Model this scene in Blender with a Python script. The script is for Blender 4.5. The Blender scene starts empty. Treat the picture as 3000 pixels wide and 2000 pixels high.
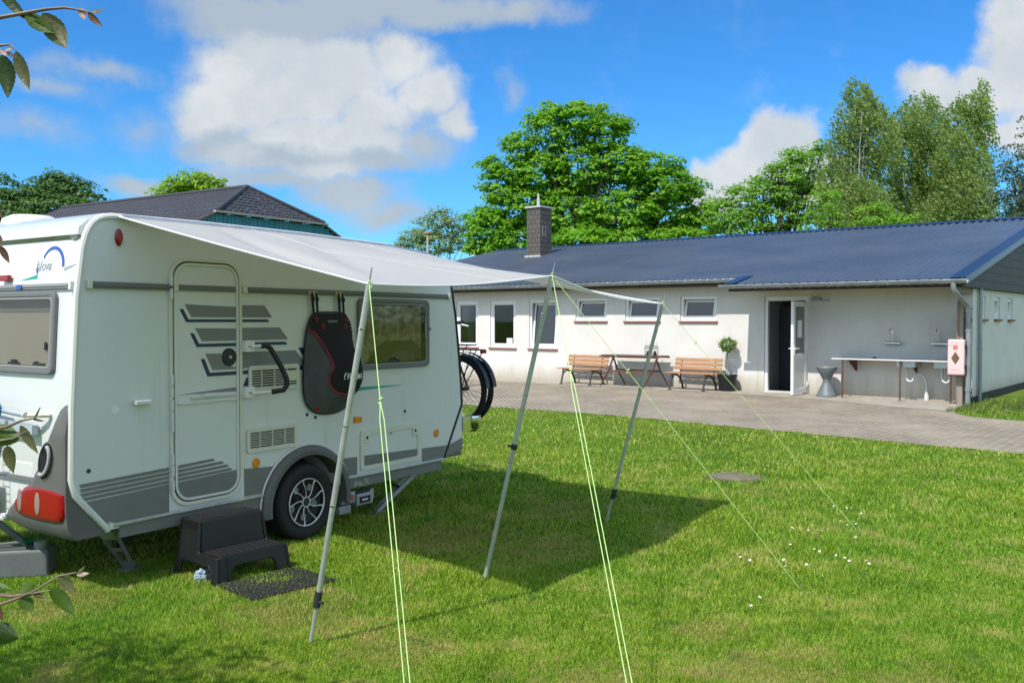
import bpy, bmesh, math, random
import numpy as np
from mathutils import Vector, Matrix
random.seed(7); RNG = np.random.default_rng(11)
SC = bpy.context.scene; COL = SC.collection
R = math.radians

# ------------------------------------------------------------------ camera
CAMH = 1.75; FPX = 2720.0; HY = 938.0; K = 3000/2352
PITCH = math.atan((1000-HY)/FPX)
cam = bpy.data.objects.new('camera', bpy.data.cameras.new('camera')); COL.objects.link(cam)
cam.location = (0, 0, CAMH); cam.rotation_euler = (R(90)-PITCH, 0, 0)
cam.data.sensor_width = 36; cam.data.lens = 36*FPX/3000
cam.data.clip_start = 0.05; cam.data.clip_end = 3000
SC.camera = cam
# ------------------------------------------------------------------ sun, exposure
SUN_AZ = 35.9; SUN_EL = 52.0          # azimuth the light travels towards (from +Y to +X), elevation
sd = bpy.data.lights.new('sun', 'SUN'); sd.energy = 3.6; sd.angle = R(0.5); sd.color = (1.0, 0.955, 0.88)
sun = bpy.data.objects.new('sun', sd); COL.objects.link(sun)
tv = Vector((math.sin(R(SUN_AZ))*math.cos(R(SUN_EL)), math.cos(R(SUN_AZ))*math.cos(R(SUN_EL)), -math.sin(R(SUN_EL))))
sun.rotation_euler = tv.to_track_quat('-Z', 'Y').to_euler()
SC.view_settings.view_transform = 'Standard'; SC.view_settings.look = 'None'
SC.view_settings.exposure = 0.41; SC.view_settings.gamma = 1.0
SC.cycles.max_bounces = 8; SC.cycles.transparent_max_bounces = 24
SC.cycles.caustics_reflective = False; SC.cycles.caustics_refractive = False

# ------------------------------------------------------------------ node helper
class NT:
    def __init__(s, tree): s.t = tree; s.t.nodes.clear()
    def n(s, kind, ins=None, **props):
        nd = s.t.nodes.new(kind)
        for k, v in props.items(): setattr(nd, k, v)
        for k, v in (ins or {}).items():
            if isinstance(v, bpy.types.NodeSocket): s.t.links.new(v, nd.inputs[k])
            elif v is not None: nd.inputs[k].default_value = v
        return nd
    def math(s, op, a, b=None, clamp=False):
        nd = s.n('ShaderNodeMath', {0: a, 1: b}, operation=op); nd.use_clamp = clamp; return nd.outputs[0]
    def mix(s, f, a, b, mode='MIX'):
        nd = s.n('ShaderNodeMix', data_type='RGBA', blend_type=mode)
        for i, v in ((0, f), (6, a), (7, b)):
            if isinstance(v, bpy.types.NodeSocket): s.t.links.new(v, nd.inputs[i])
            else: nd.inputs[i].default_value = v if i == 0 else (*v[:3], 1)
        return nd.outputs[2]
    def ramp(s, f, stops):
        nd = s.n('ShaderNodeValToRGB', {0: f}); cr = nd.color_ramp
        while len(cr.elements) < len(stops): cr.elements.new(0.5)
        for e, (p, c) in zip(cr.elements, stops):
            e.position = p; e.color = (*c, 1) if not isinstance(c, (int, float)) else (c, c, c, 1)
        return nd.outputs[0]
    def noise(s, vec, scale, detail=4, rough=.55, dist=0):
        return s.n('ShaderNodeTexNoise', {'Vector': vec, 'Scale': scale, 'Detail': detail, 'Roughness': rough, 'Distortion': dist}).outputs[0]

# ------------------------------------------------------------------ world: Nishita sky with cumulus clouds
def azel(px, py):                      # direction (azimuth, elevation) of a spot of sky measured in the photograph
    x, y = px*K, py*K
    v = Vector(((x-1500)/FPX, math.cos(PITCH)+(1000-y)/FPX*math.sin(PITCH), -math.sin(PITCH)+(1000-y)/FPX*math.cos(PITCH))).normalized()
    return math.atan2(v.x, v.y), math.asin(v.z)
def make_world():
    w = bpy.data.worlds.new('World'); SC.world = w; w.use_nodes = True
    T = NT(w.node_tree)
    sky = T.n('ShaderNodeTexSky', sky_type='NISHITA')
    sky.sun_disc = False; sky.sun_elevation = R(SUN_EL); sky.sun_rotation = R(180+SUN_AZ)
    sky.air_density = 1.0; sky.dust_density = 0.4; sky.ozone_density = 2.5
    hs = T.n('ShaderNodeHueSaturation', {'Hue': 0.5, 'Saturation': 1.22, 'Value': 1.0, 'Color': sky.outputs[0]}).outputs[0]
    base = T.mix(1.0, hs, (0.32, 0.70, 0.97), 'MULTIPLY')
    tc = T.n('ShaderNodeTexCoord').outputs['Generated']
    sp = T.n('ShaderNodeSeparateXYZ', {0: tc})
    az = T.math('ARCTAN2', sp.outputs[0], sp.outputs[1]); el = T.math('ARCSINE', sp.outputs[2])
    v0 = T.n('ShaderNodeCombineXYZ', {0: az, 1: el}).outputs[0]
    wn = T.n('ShaderNodeTexNoise', {'Vector': v0, 'Scale': 9.0, 'Detail': 7, 'Roughness': .6}).outputs[1]
    ws = T.n('ShaderNodeVectorMath', {0: wn, 1: (.5, .5, .5)}, operation='SUBTRACT').outputs[0]
    wv = T.n('ShaderNodeVectorMath', {0: ws, 1: (.085, .085, 0)}, operation='MULTIPLY').outputs[0]
    v = T.n('ShaderNodeVectorMath', {0: v0, 1: wv}, operation='ADD').outputs[0]
    def blobs(lst):
        acc = None
        for (px, py, rx, ry, wt) in lst:
            a, e = azel(px, py); k = K/FPX
            d = T.n('ShaderNodeVectorMath', {0: v, 1: (a, e, 0)}, operation='SUBTRACT').outputs[0]
            d = T.n('ShaderNodeVectorMath', {0: d, 1: (1/(rx*k), 1/(ry*k), 0)}, operation='MULTIPLY').outputs[0]
            L = T.n('ShaderNodeVectorMath', {0: d}, operation='LENGTH').outputs[1]
            m = T.math('MULTIPLY', T.math('SUBTRACT', 1.0, L), wt)
            acc = m if acc is None else T.n('ShaderNodeMath', {0: acc, 1: m, 2: .15}, operation='SMOOTH_MAX').outputs[0]
        return acc
    bright = [(560, 235, 190, 100, 1), (500, 285, 120, 70, 1), (700, 330, 190, 80, 1), (770, 150, 190, 110, .9), (980, 215, 95, 80, .8), (1040, 280, 60, 60, .7), (860, 250, 140, 90, .8), (620, 90, 170, 90, .8), (690, 215, 170, 100, .95), (570, 140, 170, 90, .7), (860, 330, 120, 70, .7), (600, 370, 170, 50, .8), (740, 395, 150, 40, .7), (820, 300, 120, 70, .8), (930, 120, 110, 80, .7),
              (1790, 345, 95, 95, 1.2), (1700, 400, 100, 70, 1.1), (1860, 420, 120, 90, 1.1), (1620, 385, 45, 40, .8), (1640, 450, 110, 60, .9),
              (2330, 60, 100, 130, 1.1), (2270, 180, 90, 70, 1), (2120, 190, 60, 40, .8), (2340, 290, 70, 60, .8), (2180, 220, 110, 60, .7), (2450, 150, 150, 180, 1)]
    grey = [(900, 0, 420, 75, .9), (650, 30, 330, 90, .9), (1180, 10, 200, 50, .6), (650, 375, 220, 48, 1.0), (520, 345, 130, 60, .8), (850, 380, 150, 50, .7),
            (640, 425, 330, 40, .55), (350, 415, 160, 35, .55), (800, 450, 160, 50, .6), (230, 160, 170, 40, .4), (120, 200, 120, 35, .36), (330, 290, 120, 60, .33), (950, 330, 150, 90, .45), (1170, 220, 40, 60, .3), (900, 500, 160, 50, .5), (60, 300, 160, 50, .3)]
    mb = blobs(bright); mg = blobs(grey)
    n1 = T.noise(v0, 14, 8, .62); n2 = T.noise(v0, 5, 3, .5)
    # unseen clouds added outside the visible sky, made brighter to fill the shade
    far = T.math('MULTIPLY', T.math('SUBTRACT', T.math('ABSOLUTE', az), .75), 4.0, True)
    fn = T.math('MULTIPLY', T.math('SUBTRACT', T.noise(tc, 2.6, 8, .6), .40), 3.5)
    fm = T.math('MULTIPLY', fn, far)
    m = T.math('MAXIMUM', T.math('MAXIMUM', mb, mg), T.math('SUBTRACT', fm, .02))
    dn = T.math('ADD', m, T.math('MULTIPLY', T.math('SUBTRACT', n1, .5), .62))
    dens = T.n('ShaderNodeMapRange', {0: dn, 1: -0.02, 2: 0.50}, interpolation_type='SMOOTHSTEP').outputs[0]
    dens = T.math('MULTIPLY', dens, .96)
    # tone: how much of the bright cumulus there is, plus billows
    t1 = T.n('ShaderNodeMapRange', {0: T.math('SUBTRACT', mb, T.math('MULTIPLY', mg, .8)), 1: -.25, 2: .5}, interpolation_type='SMOOTHSTEP').outputs[0]
    t2 = T.math('ADD', T.math('MULTIPLY', t1, .75), T.math('MULTIPLY', T.math('SUBTRACT', n1, .5), .95))
    t3 = T.math('ADD', t2, T.math('MULTIPLY', T.math('SUBTRACT', n2, .5), .5), True)
    cc = T.ramp(t3, [(0.0, (.38, .45, .52)), (.35, (.46, .52, .57)), (.7, (.55, .59, .62)), (1.0, (.70, .71, .72))])
    cc = T.n('ShaderNodeVectorMath', {0: cc, 3: T.math('ADD', T.math('MULTIPLY', far, 6.5), 6.4)}, operation='SCALE').outputs[0]  # out-of-view clouds scaled up to lift the shaded walls
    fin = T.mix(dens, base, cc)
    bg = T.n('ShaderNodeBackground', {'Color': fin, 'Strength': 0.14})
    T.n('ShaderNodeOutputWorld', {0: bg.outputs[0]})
make_world()

# ------------------------------------------------------------------ measuring helpers (photograph pixel -> point of a real plane)
def ray(px, py, src=False):
    if not src: px, py = px*K, py*K
    x, y = (px-1500)/FPX, (1000-py)/FPX
    return Vector((x, math.cos(PITCH)+y*math.sin(PITCH), -math.sin(PITCH)+y*math.cos(PITCH)))
def at(px, py, depth, src=False):
    v = ray(px, py, src); return Vector((0, 0, CAMH))+v*(depth/v.y)
def gnd(px, py, z=0.0, src=False):
    v = ray(px, py, src); return Vector((0, 0, CAMH))+v*((z-CAMH)/v.z)

# ------------------------------------------------------------------ object helpers
def tag(o, label=None, cat=None, group=None, kind=None):
    if label: o['label'] = label
    if cat: o['category'] = cat
    if group: o['group'] = group
    if kind: o['kind'] = kind
    return o
def thing(name, label, cat, loc=(0, 0, 0), rz=0.0, group=None):
    o = bpy.data.objects.new(name, None); COL.objects.link(o); o.empty_display_size = .1
    o.location = loc; o.rotation_euler = (0, 0, rz)
    return tag(o, label, cat, group)
def link(name, me, m=None, parent=None, smooth=False, bevel=0, seg=2):
    o = bpy.data.objects.new(name, me); COL.objects.link(o)
    if m is not None and not me.materials: me.materials.append(m)
    if parent is not None: o.parent = parent
    if smooth and len(me.polygons): me.polygons.foreach_set('use_smooth', [True]*len(me.polygons))
    if bevel:
        b = o.modifiers.new('bevel', 'BEVEL'); b.width = bevel; b.segments = seg; b.limit_method = 'ANGLE'; b.angle_limit = R(35)
    return o
def dup(root, loc=None, rz=None):
    r = root.copy(); COL.objects.link(r)
    if loc is not None: r.location = loc
    if rz is not None: r.rotation_euler = (0, 0, rz)
    for ch in list(root.children):
        c = ch.copy(); COL.objects.link(c); c.parent = r
        for g in list(ch.children):
            d = g.copy(); COL.objects.link(d); d.parent = c
    return r

class MB:
    def __init__(s): s.v = []; s.f = []
    def add(s, vs, fs):
        o = len(s.v); s.v += [tuple(p) for p in vs]; s.f += [tuple(i+o for i in f) for f in fs]; return s
    def box(s, a, b, M=None):
        x0, y0, z0 = a; x1, y1, z1 = b
        vs = [Vector(p) for p in ((x0,y0,z0),(x1,y0,z0),(x1,y1,z0),(x0,y1,z0),(x0,y0,z1),(x1,y0,z1),(x1,y1,z1),(x0,y1,z1))]
        if M is not None: vs = [M @ p for p in vs]
        return s.add(vs, [(3,2,1,0),(4,5,6,7),(0,1,5,4),(1,2,6,5),(2,3,7,6),(3,0,4,7)])
    def frame(s, x0, x1, z0, z1, w, y0, y1, M=None):          # rectangular ring in the xz plane, pieces butted end to end
        s.box((x0, y0, z0), (x1, y1, z0+w), M); s.box((x0, y0, z1-w), (x1, y1, z1), M)
        s.box((x0, y0, z0+w), (x0+w, y1, z1-w), M); s.box((x1-w, y0, z0+w), (x1, y1, z1-w), M); return s
    def tube(s, pts, r, n=8, caps=True):
        pts = [Vector(p) for p in pts]; m = len(pts)
        rs = r if isinstance(r, (list, tuple)) else [r]*m
        up = None; o = len(s.v)
        for i, p in enumerate(pts):
            d = ((pts[min(i+1, m-1)]-p).normalized() + (p-pts[max(i-1, 0)]).normalized())
            d = d.normalized() if d.length > 1e-6 else Vector((0, 0, 1))
            if up is None: up = Vector((0, 0, 1)) if abs(d.z) < .9 else Vector((1, 0, 0))
            a = d.cross(up)
            if a.length < 1e-4: a = d.cross(Vector((0, 1, 0)))
            a.normalize(); b = a.cross(d).normalized(); up = b
            for k in range(n):
                t = 2*math.pi*k/n; s.v.append(tuple(p+a*(rs[i]*math.cos(t))+b*(rs[i]*math.sin(t))))
        for i in range(m-1):
            for k in range(n):
                s.f.append((o+i*n+k, o+i*n+(k+1) % n, o+(i+1)*n+(k+1) % n, o+(i+1)*n+k))
        if caps: s.f.append(tuple(o+k for k in range(n))[::-1]); s.f.append(tuple(o+(m-1)*n+k for k in range(n)))
        return s
    def lathe(s, prof, n=24, M=None, c=(0, 0, 0), cap=True):            # prof [(r,z)], around z
        o = len(s.v); c = Vector(c)
        for (r, z) in prof:
            for k in range(n):
                t = 2*math.pi*k/n; p = Vector((r*math.cos(t), r*math.sin(t), z))
                if M is not None: p = M @ p
                s.v.append(tuple(p+c))
        for i in range(len(prof)-1):
            for k in range(n): s.f.append((o+i*n+k, o+i*n+(k+1) % n, o+(i+1)*n+(k+1) % n, o+(i+1)*n+k))
        if cap and prof[0][0] > 1e-5: s.f.append(tuple(o+k for k in range(n))[::-1])
        if cap and prof[-1][0] > 1e-5: s.f.append(tuple(o+(len(prof)-1)*n+k for k in range(n)))
        return s
    def prism(s, poly, d0, d1, M=None, axis='y'):             # poly [(x,z)] extruded from d0 to d1 along y
        n = len(poly); vs = []
        for d in (d0, d1):
            for (a, b) in poly:
                p = Vector((a, d, b)) if axis == 'y' else (Vector((d, a, b)) if axis == 'x' else Vector((a, b, d)))
                vs.append(M @ p if M is not None else p)
        fs = [tuple(range(n)), tuple(range(2*n-1, n-1, -1))]+[(i, n+i, n+(i+1) % n, (i+1) % n) for i in range(n)]
        return s.add(vs, fs)
    def build(s, name, m, parent=None, smooth=False, bevel=0, fix=True, seg=2):
        me = bpy.data.meshes.new(name); me.from_pydata(s.v, [], s.f); me.update()
        if fix:
            bm = bmesh.new(); bm.from_mesh(me); bmesh.ops.recalc_face_normals(bm, faces=bm.faces); bm.to_mesh(me); bm.free()
        o = link(name, me, m, parent, smooth, bevel, seg)
        if smooth: me.set_sharp_from_angle(angle=R(42))
        return o
def rrect(x0, x1, z0, z1, r, n=6):
    out = []
    for cx, cz, a0 in ((x1-r, z1-r, 0), (x0+r, z1-r, 90), (x0+r, z0+r, 180), (x1-r, z0+r, 270)):
        for k in range(n+1):
            a = R(a0+90*k/n); out.append((cx+r*math.cos(a), cz+r*math.sin(a)))
    return out
def ring(mb, outer, inner, d0, d1, axis='y'):                 # solid ring between two outlines with the same point count
    n = len(outer); P = lambda q, d: (q[0], d, q[1]) if axis == 'y' else (d, q[0], q[1])
    vs = [P(q, d) for d in (d0, d1) for L in (outer, inner) for q in L]
    fs = []
    for i in range(n):
        j = (i+1) % n
        fs += [(i, j, n+j, n+i), (2*n+i, 3*n+i, 3*n+j, 2*n+j), (i, 2*n+i, 2*n+j, j), (n+i, n+j, 3*n+j, 3*n+i)]
    return mb.add(vs, fs)
def text(txt, size, M, m, parent, name='lettering', shear=0, sx=1.0, bold=0.0, depth=.0008):
    cu = bpy.data.curves.new(name, 'FONT'); cu.body = txt; cu.size = size; cu.extrude = depth; cu.shear = shear; cu.offset = bold
    tmp = bpy.data.objects.new('tmp', cu); COL.objects.link(tmp)
    bpy.context.view_layer.update()
    me = bpy.data.meshes.new_from_object(tmp.evaluated_get(bpy.context.evaluated_depsgraph_get()))
    bpy.data.objects.remove(tmp); me.materials.clear()
    me.transform(M @ Matrix.Scale(sx, 4, (1, 0, 0)))
    return link(name, me, m, parent)

# ------------------------------------------------------------------ materials
MATS = {}
def mat(name, col, rough=.5, metal=0.0, var=None, bump=None, spec=.5, coat=0, streak=None):
    """var=(scale, colour2, lo, hi): noise mix; bump=(scale, strength, dist)"""
    if name in MATS: return MATS[name]
    m = bpy.data.materials.new(name); m.use_nodes = True; T = NT(m.node_tree)
    tc = T.n('ShaderNodeTexCoord').outputs['Object']
    c = None
    if var:
        nz = T.noise(tc, var[0], 6, .6); f = T.n('ShaderNodeMapRange', {0: nz, 1: var[2], 2: var[3]}).outputs[0]
        c = T.mix(f, col, var[1])
    if streak:                                                 # (scale vec, colour, lo, hi)
        mp = T.n('ShaderNodeMapping', {0: tc, 3: streak[0]}).outputs[0]
        nz = T.noise(mp, 1.0, 5, .6); f = T.n('ShaderNodeMapRange', {0: nz, 1: streak[2], 2: streak[3]}).outputs[0]
        c = T.mix(f, c if c is not None else col, streak[1])
    b = T.n('ShaderNodeBsdfPrincipled', {'Roughness': rough, 'Metallic': metal, 'Specular IOR Level': spec, 'Coat Weight': coat})
    if c is not None: T.t.links.new(c, b.inputs['Base Color'])
    else: b.inputs['Base Color'].default_value = (*col, 1)
    if bump:
        nb = T.noise(tc, bump[0], 5, .6)
        bn = T.n('ShaderNodeBump', {'Strength': bump[1], 'Distance': bump[2], 'Height': nb})
        T.t.links.new(bn.outputs[0], b.inputs['Normal'])
    T.n('ShaderNodeOutputMaterial', {0: b.outputs[0]})
    MATS[name] = m; return m
def glass_mat(name, tint=(.5, .55, .55), mixf=.75, rough=.02):
    if name in MATS: return MATS[name]
    m = bpy.data.materials.new(name); m.use_nodes = True; T = NT(m.node_tree)
    tr = T.n('ShaderNodeBsdfTransparent', {0: (*tint, 1)}); gl = T.n('ShaderNodeBsdfGlossy', {0: (1, 1, 1, 1), 'Roughness': rough})
    fr = T.n('ShaderNodeFresnel', {0: 1.5}).outputs[0]
    f = T.math('ADD', T.math('MULTIPLY', fr, mixf), .012)
    mx = T.n('ShaderNodeMixShader', {0: f, 1: tr.outputs[0], 2: gl.outputs[0]})
    T.n('ShaderNodeOutputMaterial', {0: mx.outputs[0]}); MATS[name] = m; return m
def leaf_mat(name, c1, c2, c3, trans=.35, rough=.5):
    if name in MATS: return MATS[name]
    m = bpy.data.materials.new(name); m.use_nodes = True; T = NT(m.node_tree)
    at_ = T.n('ShaderNodeAttribute', attribute_name='rnd').outputs['Fac']
    c = T.ramp(at_, [(0, c1), (.55, c2), (1, c3)])
    d = T.n('ShaderNodeBsdfPrincipled', {'Base Color': c, 'Roughness': rough, 'Specular IOR Level': .3})
    tc = T.mix(1.0, c, (1.5, 1.7, .7), 'MULTIPLY')
    t = T.n('ShaderNodeBsdfTranslucent', {0: tc})
    mx = T.n('ShaderNodeMixShader', {0: trans, 1: d.outputs[0], 2: t.outputs[0]})
    T.n('ShaderNodeOutputMaterial', {0: mx.outputs[0]}); MATS[name] = m; return m

M_white = mat('caravan_white', (.70, .72, .71), .22, var=(1.3, (.66, .675, .66), .45, .8), bump=(2.2, .10, .02), coat=.3, streak=((7, 7, .45), (.56, .575, .545), .60, .88))
M_trim = mat('trim_white', (.72, .72, .68), .4)
M_cream = mat('cream_plastic', (.68, .67, .56), .45)
M_greydecal = mat('grey_decal', (.17, .175, .165), .4, var=(3, (.2, .2, .19), .4, .7))
M_darkdecal = mat('panel_grey_decal', (.20, .205, .205), .42)
M_navy = mat('navy_decal', (.015, .025, .075), .4)
M_teal = mat('teal_decal', (.0, .35, .30), .4)
M_blue = mat('blue_decal', (.03, .10, .42), .4)
M_silver = mat('silver_decal', (.38, .41, .44), .4)
M_plast = mat('grey_bumper_plastic', (.115, .112, .108), .55, bump=(160, .15, .002), var=(4, (.14, .137, .13), .4, .7))
M_black = mat('black_plastic', (.0085, .0088, .010), .40, bump=(90, .12, .002), var=(6, (.014, .014, .015), .5, .75))
M_rubber = mat('rubber', (.010, .010, .011), .75, var=(8, (.020, .019, .018), .45, .8))
M_blackm = mat('black_metal', (.02, .02, .022), .45, .2)
M_alu = mat('aluminium', (.62, .63, .62), .32, .9, var=(9, (.48, .49, .48), .4, .7))
M_pole = mat('pole_aluminium', (.60, .62, .60), .42, .55, var=(14, (.48, .50, .47), .4, .7))
M_galv = mat('galvanised_steel', (.42, .44, .45), .5, .6, var=(7, (.30, .32, .33), .4, .7))
M_zinc = mat('zinc', (.33, .36, .38), .5, .5, var=(2.5, (.25, .28, .30), .4, .65), streak=((9, 9, .8), (.42, .45, .46), .55, .7))
M_chrome = mat('chrome', (.75, .76, .78), .12, 1.0)
M_red = mat('red_lens', (.30, .002, .006), .25, coat=.2, bump=(90, .12, .002))
M_redd = mat('dark_red_lens', (.28, .008, .008), .2, coat=.5)
M_clear = mat('clear_lens', (.30, .22, .21), .15, coat=.6)
M_orange = mat('orange_lens', (.78, .25, .01), .25, coat=.5)
M_wframe = mat('window_grey_frame', (.16, .16, .16), .5)
M_wframel = mat('window_grey_seal', (.28, .28, .28), .45)
M_glass = glass_mat('tinted_acrylic', (.76, .74, .68), .18, .03)
M_glassb = glass_mat('house_glass', (.35, .38, .40), 1.7, .01); M_glassv = glass_mat('house_glass_clear', (.5, .52, .53), .5, .01)
M_curtain = mat('curtain', (.85, .80, .66), .9, var=(14, (.50, .46, .36), .42, .58))
M_blind = mat('pleated_blind', (.62, .60, .56), .9, bump=(60, .2, .002))
M_dark = mat('dark_interior', (.02, .02, .022), .8)
M_brass = mat('tan_clip', (.55, .45, .25), .5)

# ================================================================== STRUCTURE: ground
def mk_ground():
    m = bpy.data.materials.new('lawn_soil'); m.use_nodes = True; T = NT(m.node_tree)
    tc = T.n('ShaderNodeTexCoord').outputs['Object']
    big = T.noise(tc, .55, 5, .6); mid = T.noise(tc, 3.2, 6, .65); fine = T.noise(tc, 60, 4, .7)
    c = T.ramp(big, [(.30, (.080, .14, .012)), (.5, (.125, .20, .016)), (.70, (.20, .235, .035))])
    dry = T.n('ShaderNodeMapRange', {0: mid, 1: .56, 2: .72}).outputs[0]
    c = T.mix(T.math('MULTIPLY', dry, .55), c, (.17, .155, .05))
    f2 = T.n('ShaderNodeMapRange', {0: fine, 1: .35, 2: .7}).outputs[0]
    c = T.mix(f2, T.mix(1.0, c, (.55, .6, .6), 'MULTIPLY'), T.mix(1.0, c, (1.3, 1.25, 1.2), 'MULTIPLY'))
    b = T.n('ShaderNodeBsdfPrincipled', {'Base Color': c, 'Roughness': .9, 'Specular IOR Level': .15})
    bn = T.n('ShaderNodeBump', {'Strength': .8, 'Distance': .03, 'Height': fine}); T.t.links.new(bn.outputs[0], b.inputs['Normal'])
    T.n('ShaderNodeOutputMaterial', {0: b.outputs[0]})
    mb = MB(); s = 900
    mb.add([(-s, -s, 0), (s, -s, 0), (s, s, 0), (-s, s, 0)], [(0, 1, 2, 3)])
    tag(mb.build('ground', m), kind='structure')
mk_ground()

# building frame: x to the right along the long wall, y into the house, origin at the right-hand end of the wall
P0 = Vector((9.526, 19.862, 0)); BR = R(-39.1)
BM = Matrix.Translation(P0) @ Matrix.Rotation(BR, 4, 'Z'); BMi = BM.inverted()
def bw(x, y, z=0): return BM @ Vector((x, y, z))

def mk_paving():
    m = bpy.data.materials.new('paver_brick'); m.use_nodes = True; T = NT(m.node_tree)
    tc = T.n('ShaderNodeTexCoord').outputs['Object']
    mp = T.n('ShaderNodeMapping', {0: tc, 2: (0, 0, R(45))}).outputs[0]
    br = T.n('ShaderNodeTexBrick', {'Vector': mp, 'Color1': (.37, .305, .225, 1), 'Color2': (.275, .225, .16, 1), 'Mortar': (.09, .075, .05, 1), 'Scale': 1.0, 'Mortar Size': .011, 'Brick Width': .2, 'Row Height': .1, 'Bias': 0.0})
    big = T.noise(tc, .7, 5, .65)
    c = T.mix(T.n('ShaderNodeMapRange', {0: big, 1: .42, 2: .75}).outputs[0], br.outputs[0], (.39, .33, .24))
    fine = T.noise(tc, 26, 5, .7)
    c = T.mix(T.n('ShaderNodeMapRange', {0: fine, 1: .50, 2: .74}).outputs[0], c, (.16, .135, .10))
    b = T.n('ShaderNodeBsdfPrincipled', {'Base Color': c, 'Roughness': .88})
    h = T.math('ADD', T.math('MULTIPLY', br.outputs[1], -1.0), T.math('MULTIPLY', fine, .6))
    bn = T.n('ShaderNodeBump', {'Strength': .5, 'Distance': .006, 'Height': h}); T.t.links.new(bn.outputs[0], b.inputs['Normal'])
    T.n('ShaderNodeOutputMaterial', {0: b.outputs[0]})
    edge = [(-30, -6.2), (-12, -6.9), (-6.76, -7.22), (-5.27, -7.05), (-3.82, -7.08), (-2.36, -7.25), (-.76, -7.42), (1.3, -7.66), (2.7, -7.84), (6, -8.3), (14, -9.5), (30, -12)]
    ed = []
    for i in range(len(edge)-1):
        (xa, ya), (xb, yb) = edge[i], edge[i+1]; n = max(2, int(abs(xb-xa)/.12))
        for k in range(n):
            t = k/n; x = xa+(xb-xa)*t; ed.append((x, ya+(yb-ya)*t+.035*math.sin(x*7.3)+random.uniform(-.03, .03)))
    top = [(30, -8), (12, -5.6), (5, -4.1), (1.9, -3.41), (1.07, -3.16), (.75, -2.85), (.56, -2.5), (.42, -1.9), (.35, -1.25), (.30, -0.002), (-30, -0.002)]
    poly = [(x, y) for x, y in ed]+top
    mb = MB(); mb.add([(x, y, 0) for x, y in poly], [tuple(range(len(poly)))])
    o = mb.build('paving', m); o.location = P0+Vector((0, 0, .006)); o.rotation_euler = (0, 0, BR); tag(o, kind='structure')
    # concrete slab strip along the wall
    ms = bpy.data.materials.new('slab_concrete'); ms.use_nodes = True; T = NT(ms.node_tree)
    tc = T.n('ShaderNodeTexCoord').outputs['Object']
    br = T.n('ShaderNodeTexBrick', {'Vector': tc, 'Color1': (.42, .375, .31, 1), 'Color2': (.37, .33, .27, 1), 'Mortar': (.15, .13, .10, 1), 'Scale': 1.0, 'Mortar Size': .008, 'Brick Width': 1.0, 'Row Height': 1.2})
    nz = T.noise(tc, 3, 6, .7); c = T.mix(T.n('ShaderNodeMapRange', {0: nz, 1: .45, 2: .72}).outputs[0], br.outputs[0], (.27, .235, .19))
    b = T.n('ShaderNodeBsdfPrincipled', {'Base Color': c, 'Roughness': .9}); T.n('ShaderNodeOutputMaterial', {0: b.outputs[0]})
    pl = [(-30, -1.3), (-12, -1.2), (-8.4, -.95), (-4.5, -1.0), (-2.9, -1.25), (-1.7, -1.66), (-.6, -2.15), (.45, -2.3), (.33, -1.2), (.28, -0.002), (-30, -0.002)]
    mb = MB(); mb.add([(x, y, 0) for x, y in pl], [tuple(range(len(pl)))])
    o = mb.build('slab_path', ms); o.location = P0+Vector((0, 0, .011)); o.rotation_euler = (0, 0, BR); tag(o, kind='structure')
mk_paving()
PAVE_Y = lambda x: -7.05-.11*max(0, x+4.5) if x > -5 else -7.1+.1*(-5-x)*.5

# ================================================================== WASH HOUSE
def stucco():
    m = bpy.data.materials.new('white_render'); m.use_nodes = True; T = NT(m.node_tree)
    tc = T.n('ShaderNodeTexCoord').outputs['Object']
    sp = T.n('ShaderNodeSeparateXYZ', {0: tc})
    n1 = T.noise(tc, 1.3, 6, .65); n2 = T.noise(tc, 45, 4, .7)
    c = T.mix(T.n('ShaderNodeMapRange', {0: n1, 1: .42, 2: .75}).outputs[0], (.71, .685, .65), (.64, .61, .57))
    mp = T.n('ShaderNodeMapping', {0: tc, 3: (5, 5, .5)}).outputs[0]
    st = T.noise(mp, 1, 5, .65)
    c = T.mix(T.math('MULTIPLY', T.n('ShaderNodeMapRange', {0: st, 1: .58, 2: .8}).outputs[0], .4), c, (.47, .44, .38))
    low = T.n('ShaderNodeMapRange', {0: T.math('ADD', sp.outputs[2], T.math('MULTIPLY', st, -.55)), 1: .22, 2: -.28}).outputs[0]
    c = T.mix(T.math('MULTIPLY', low, .75), c, (.36, .30, .20))
    sc = T.noise(tc, 38, 3, .8)
    c = T.mix(T.math('MULTIPLY', T.n('ShaderNodeMapRange', {0: sc, 1: .68, 2: .76}).outputs[0], .5), c, (.35, .30, .25))
    b = T.n('ShaderNodeBsdfPrincipled', {'Base Color': c, 'Roughness': .9, 'Specular IOR Level': .2})
    bn = T.n('ShaderNodeBump', {'Strength': .55, 'Distance': .01, 'Height': n2}); T.t.links.new(bn.outputs[0], b.inputs['Normal'])
    T.n('ShaderNodeOutputMaterial', {0: b.outputs[0]}); return m
M_stucco = stucco()
M_pvc = mat('white_pvc', (.80, .81, .80), .35)
M_sill = mat('red_tile_sill', (.28, .085, .06), .6, var=(6, (.20, .06, .045), .4, .7))
M_fascia = mat('dark_fascia_wood', (.045, .035, .03), .8, var=(5, (.08, .065, .055), .4, .7))
M_roof = mat('blue_black_sheet', (.078, .092, .115), .34, .2, var=(.35, (.11, .122, .14), .4, .65), bump=(2.5, .12, .02), coat=.15)
M_verge = mat('blue_flashing', (.025, .045, .10), .32, .3)
M_slate = None
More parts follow.
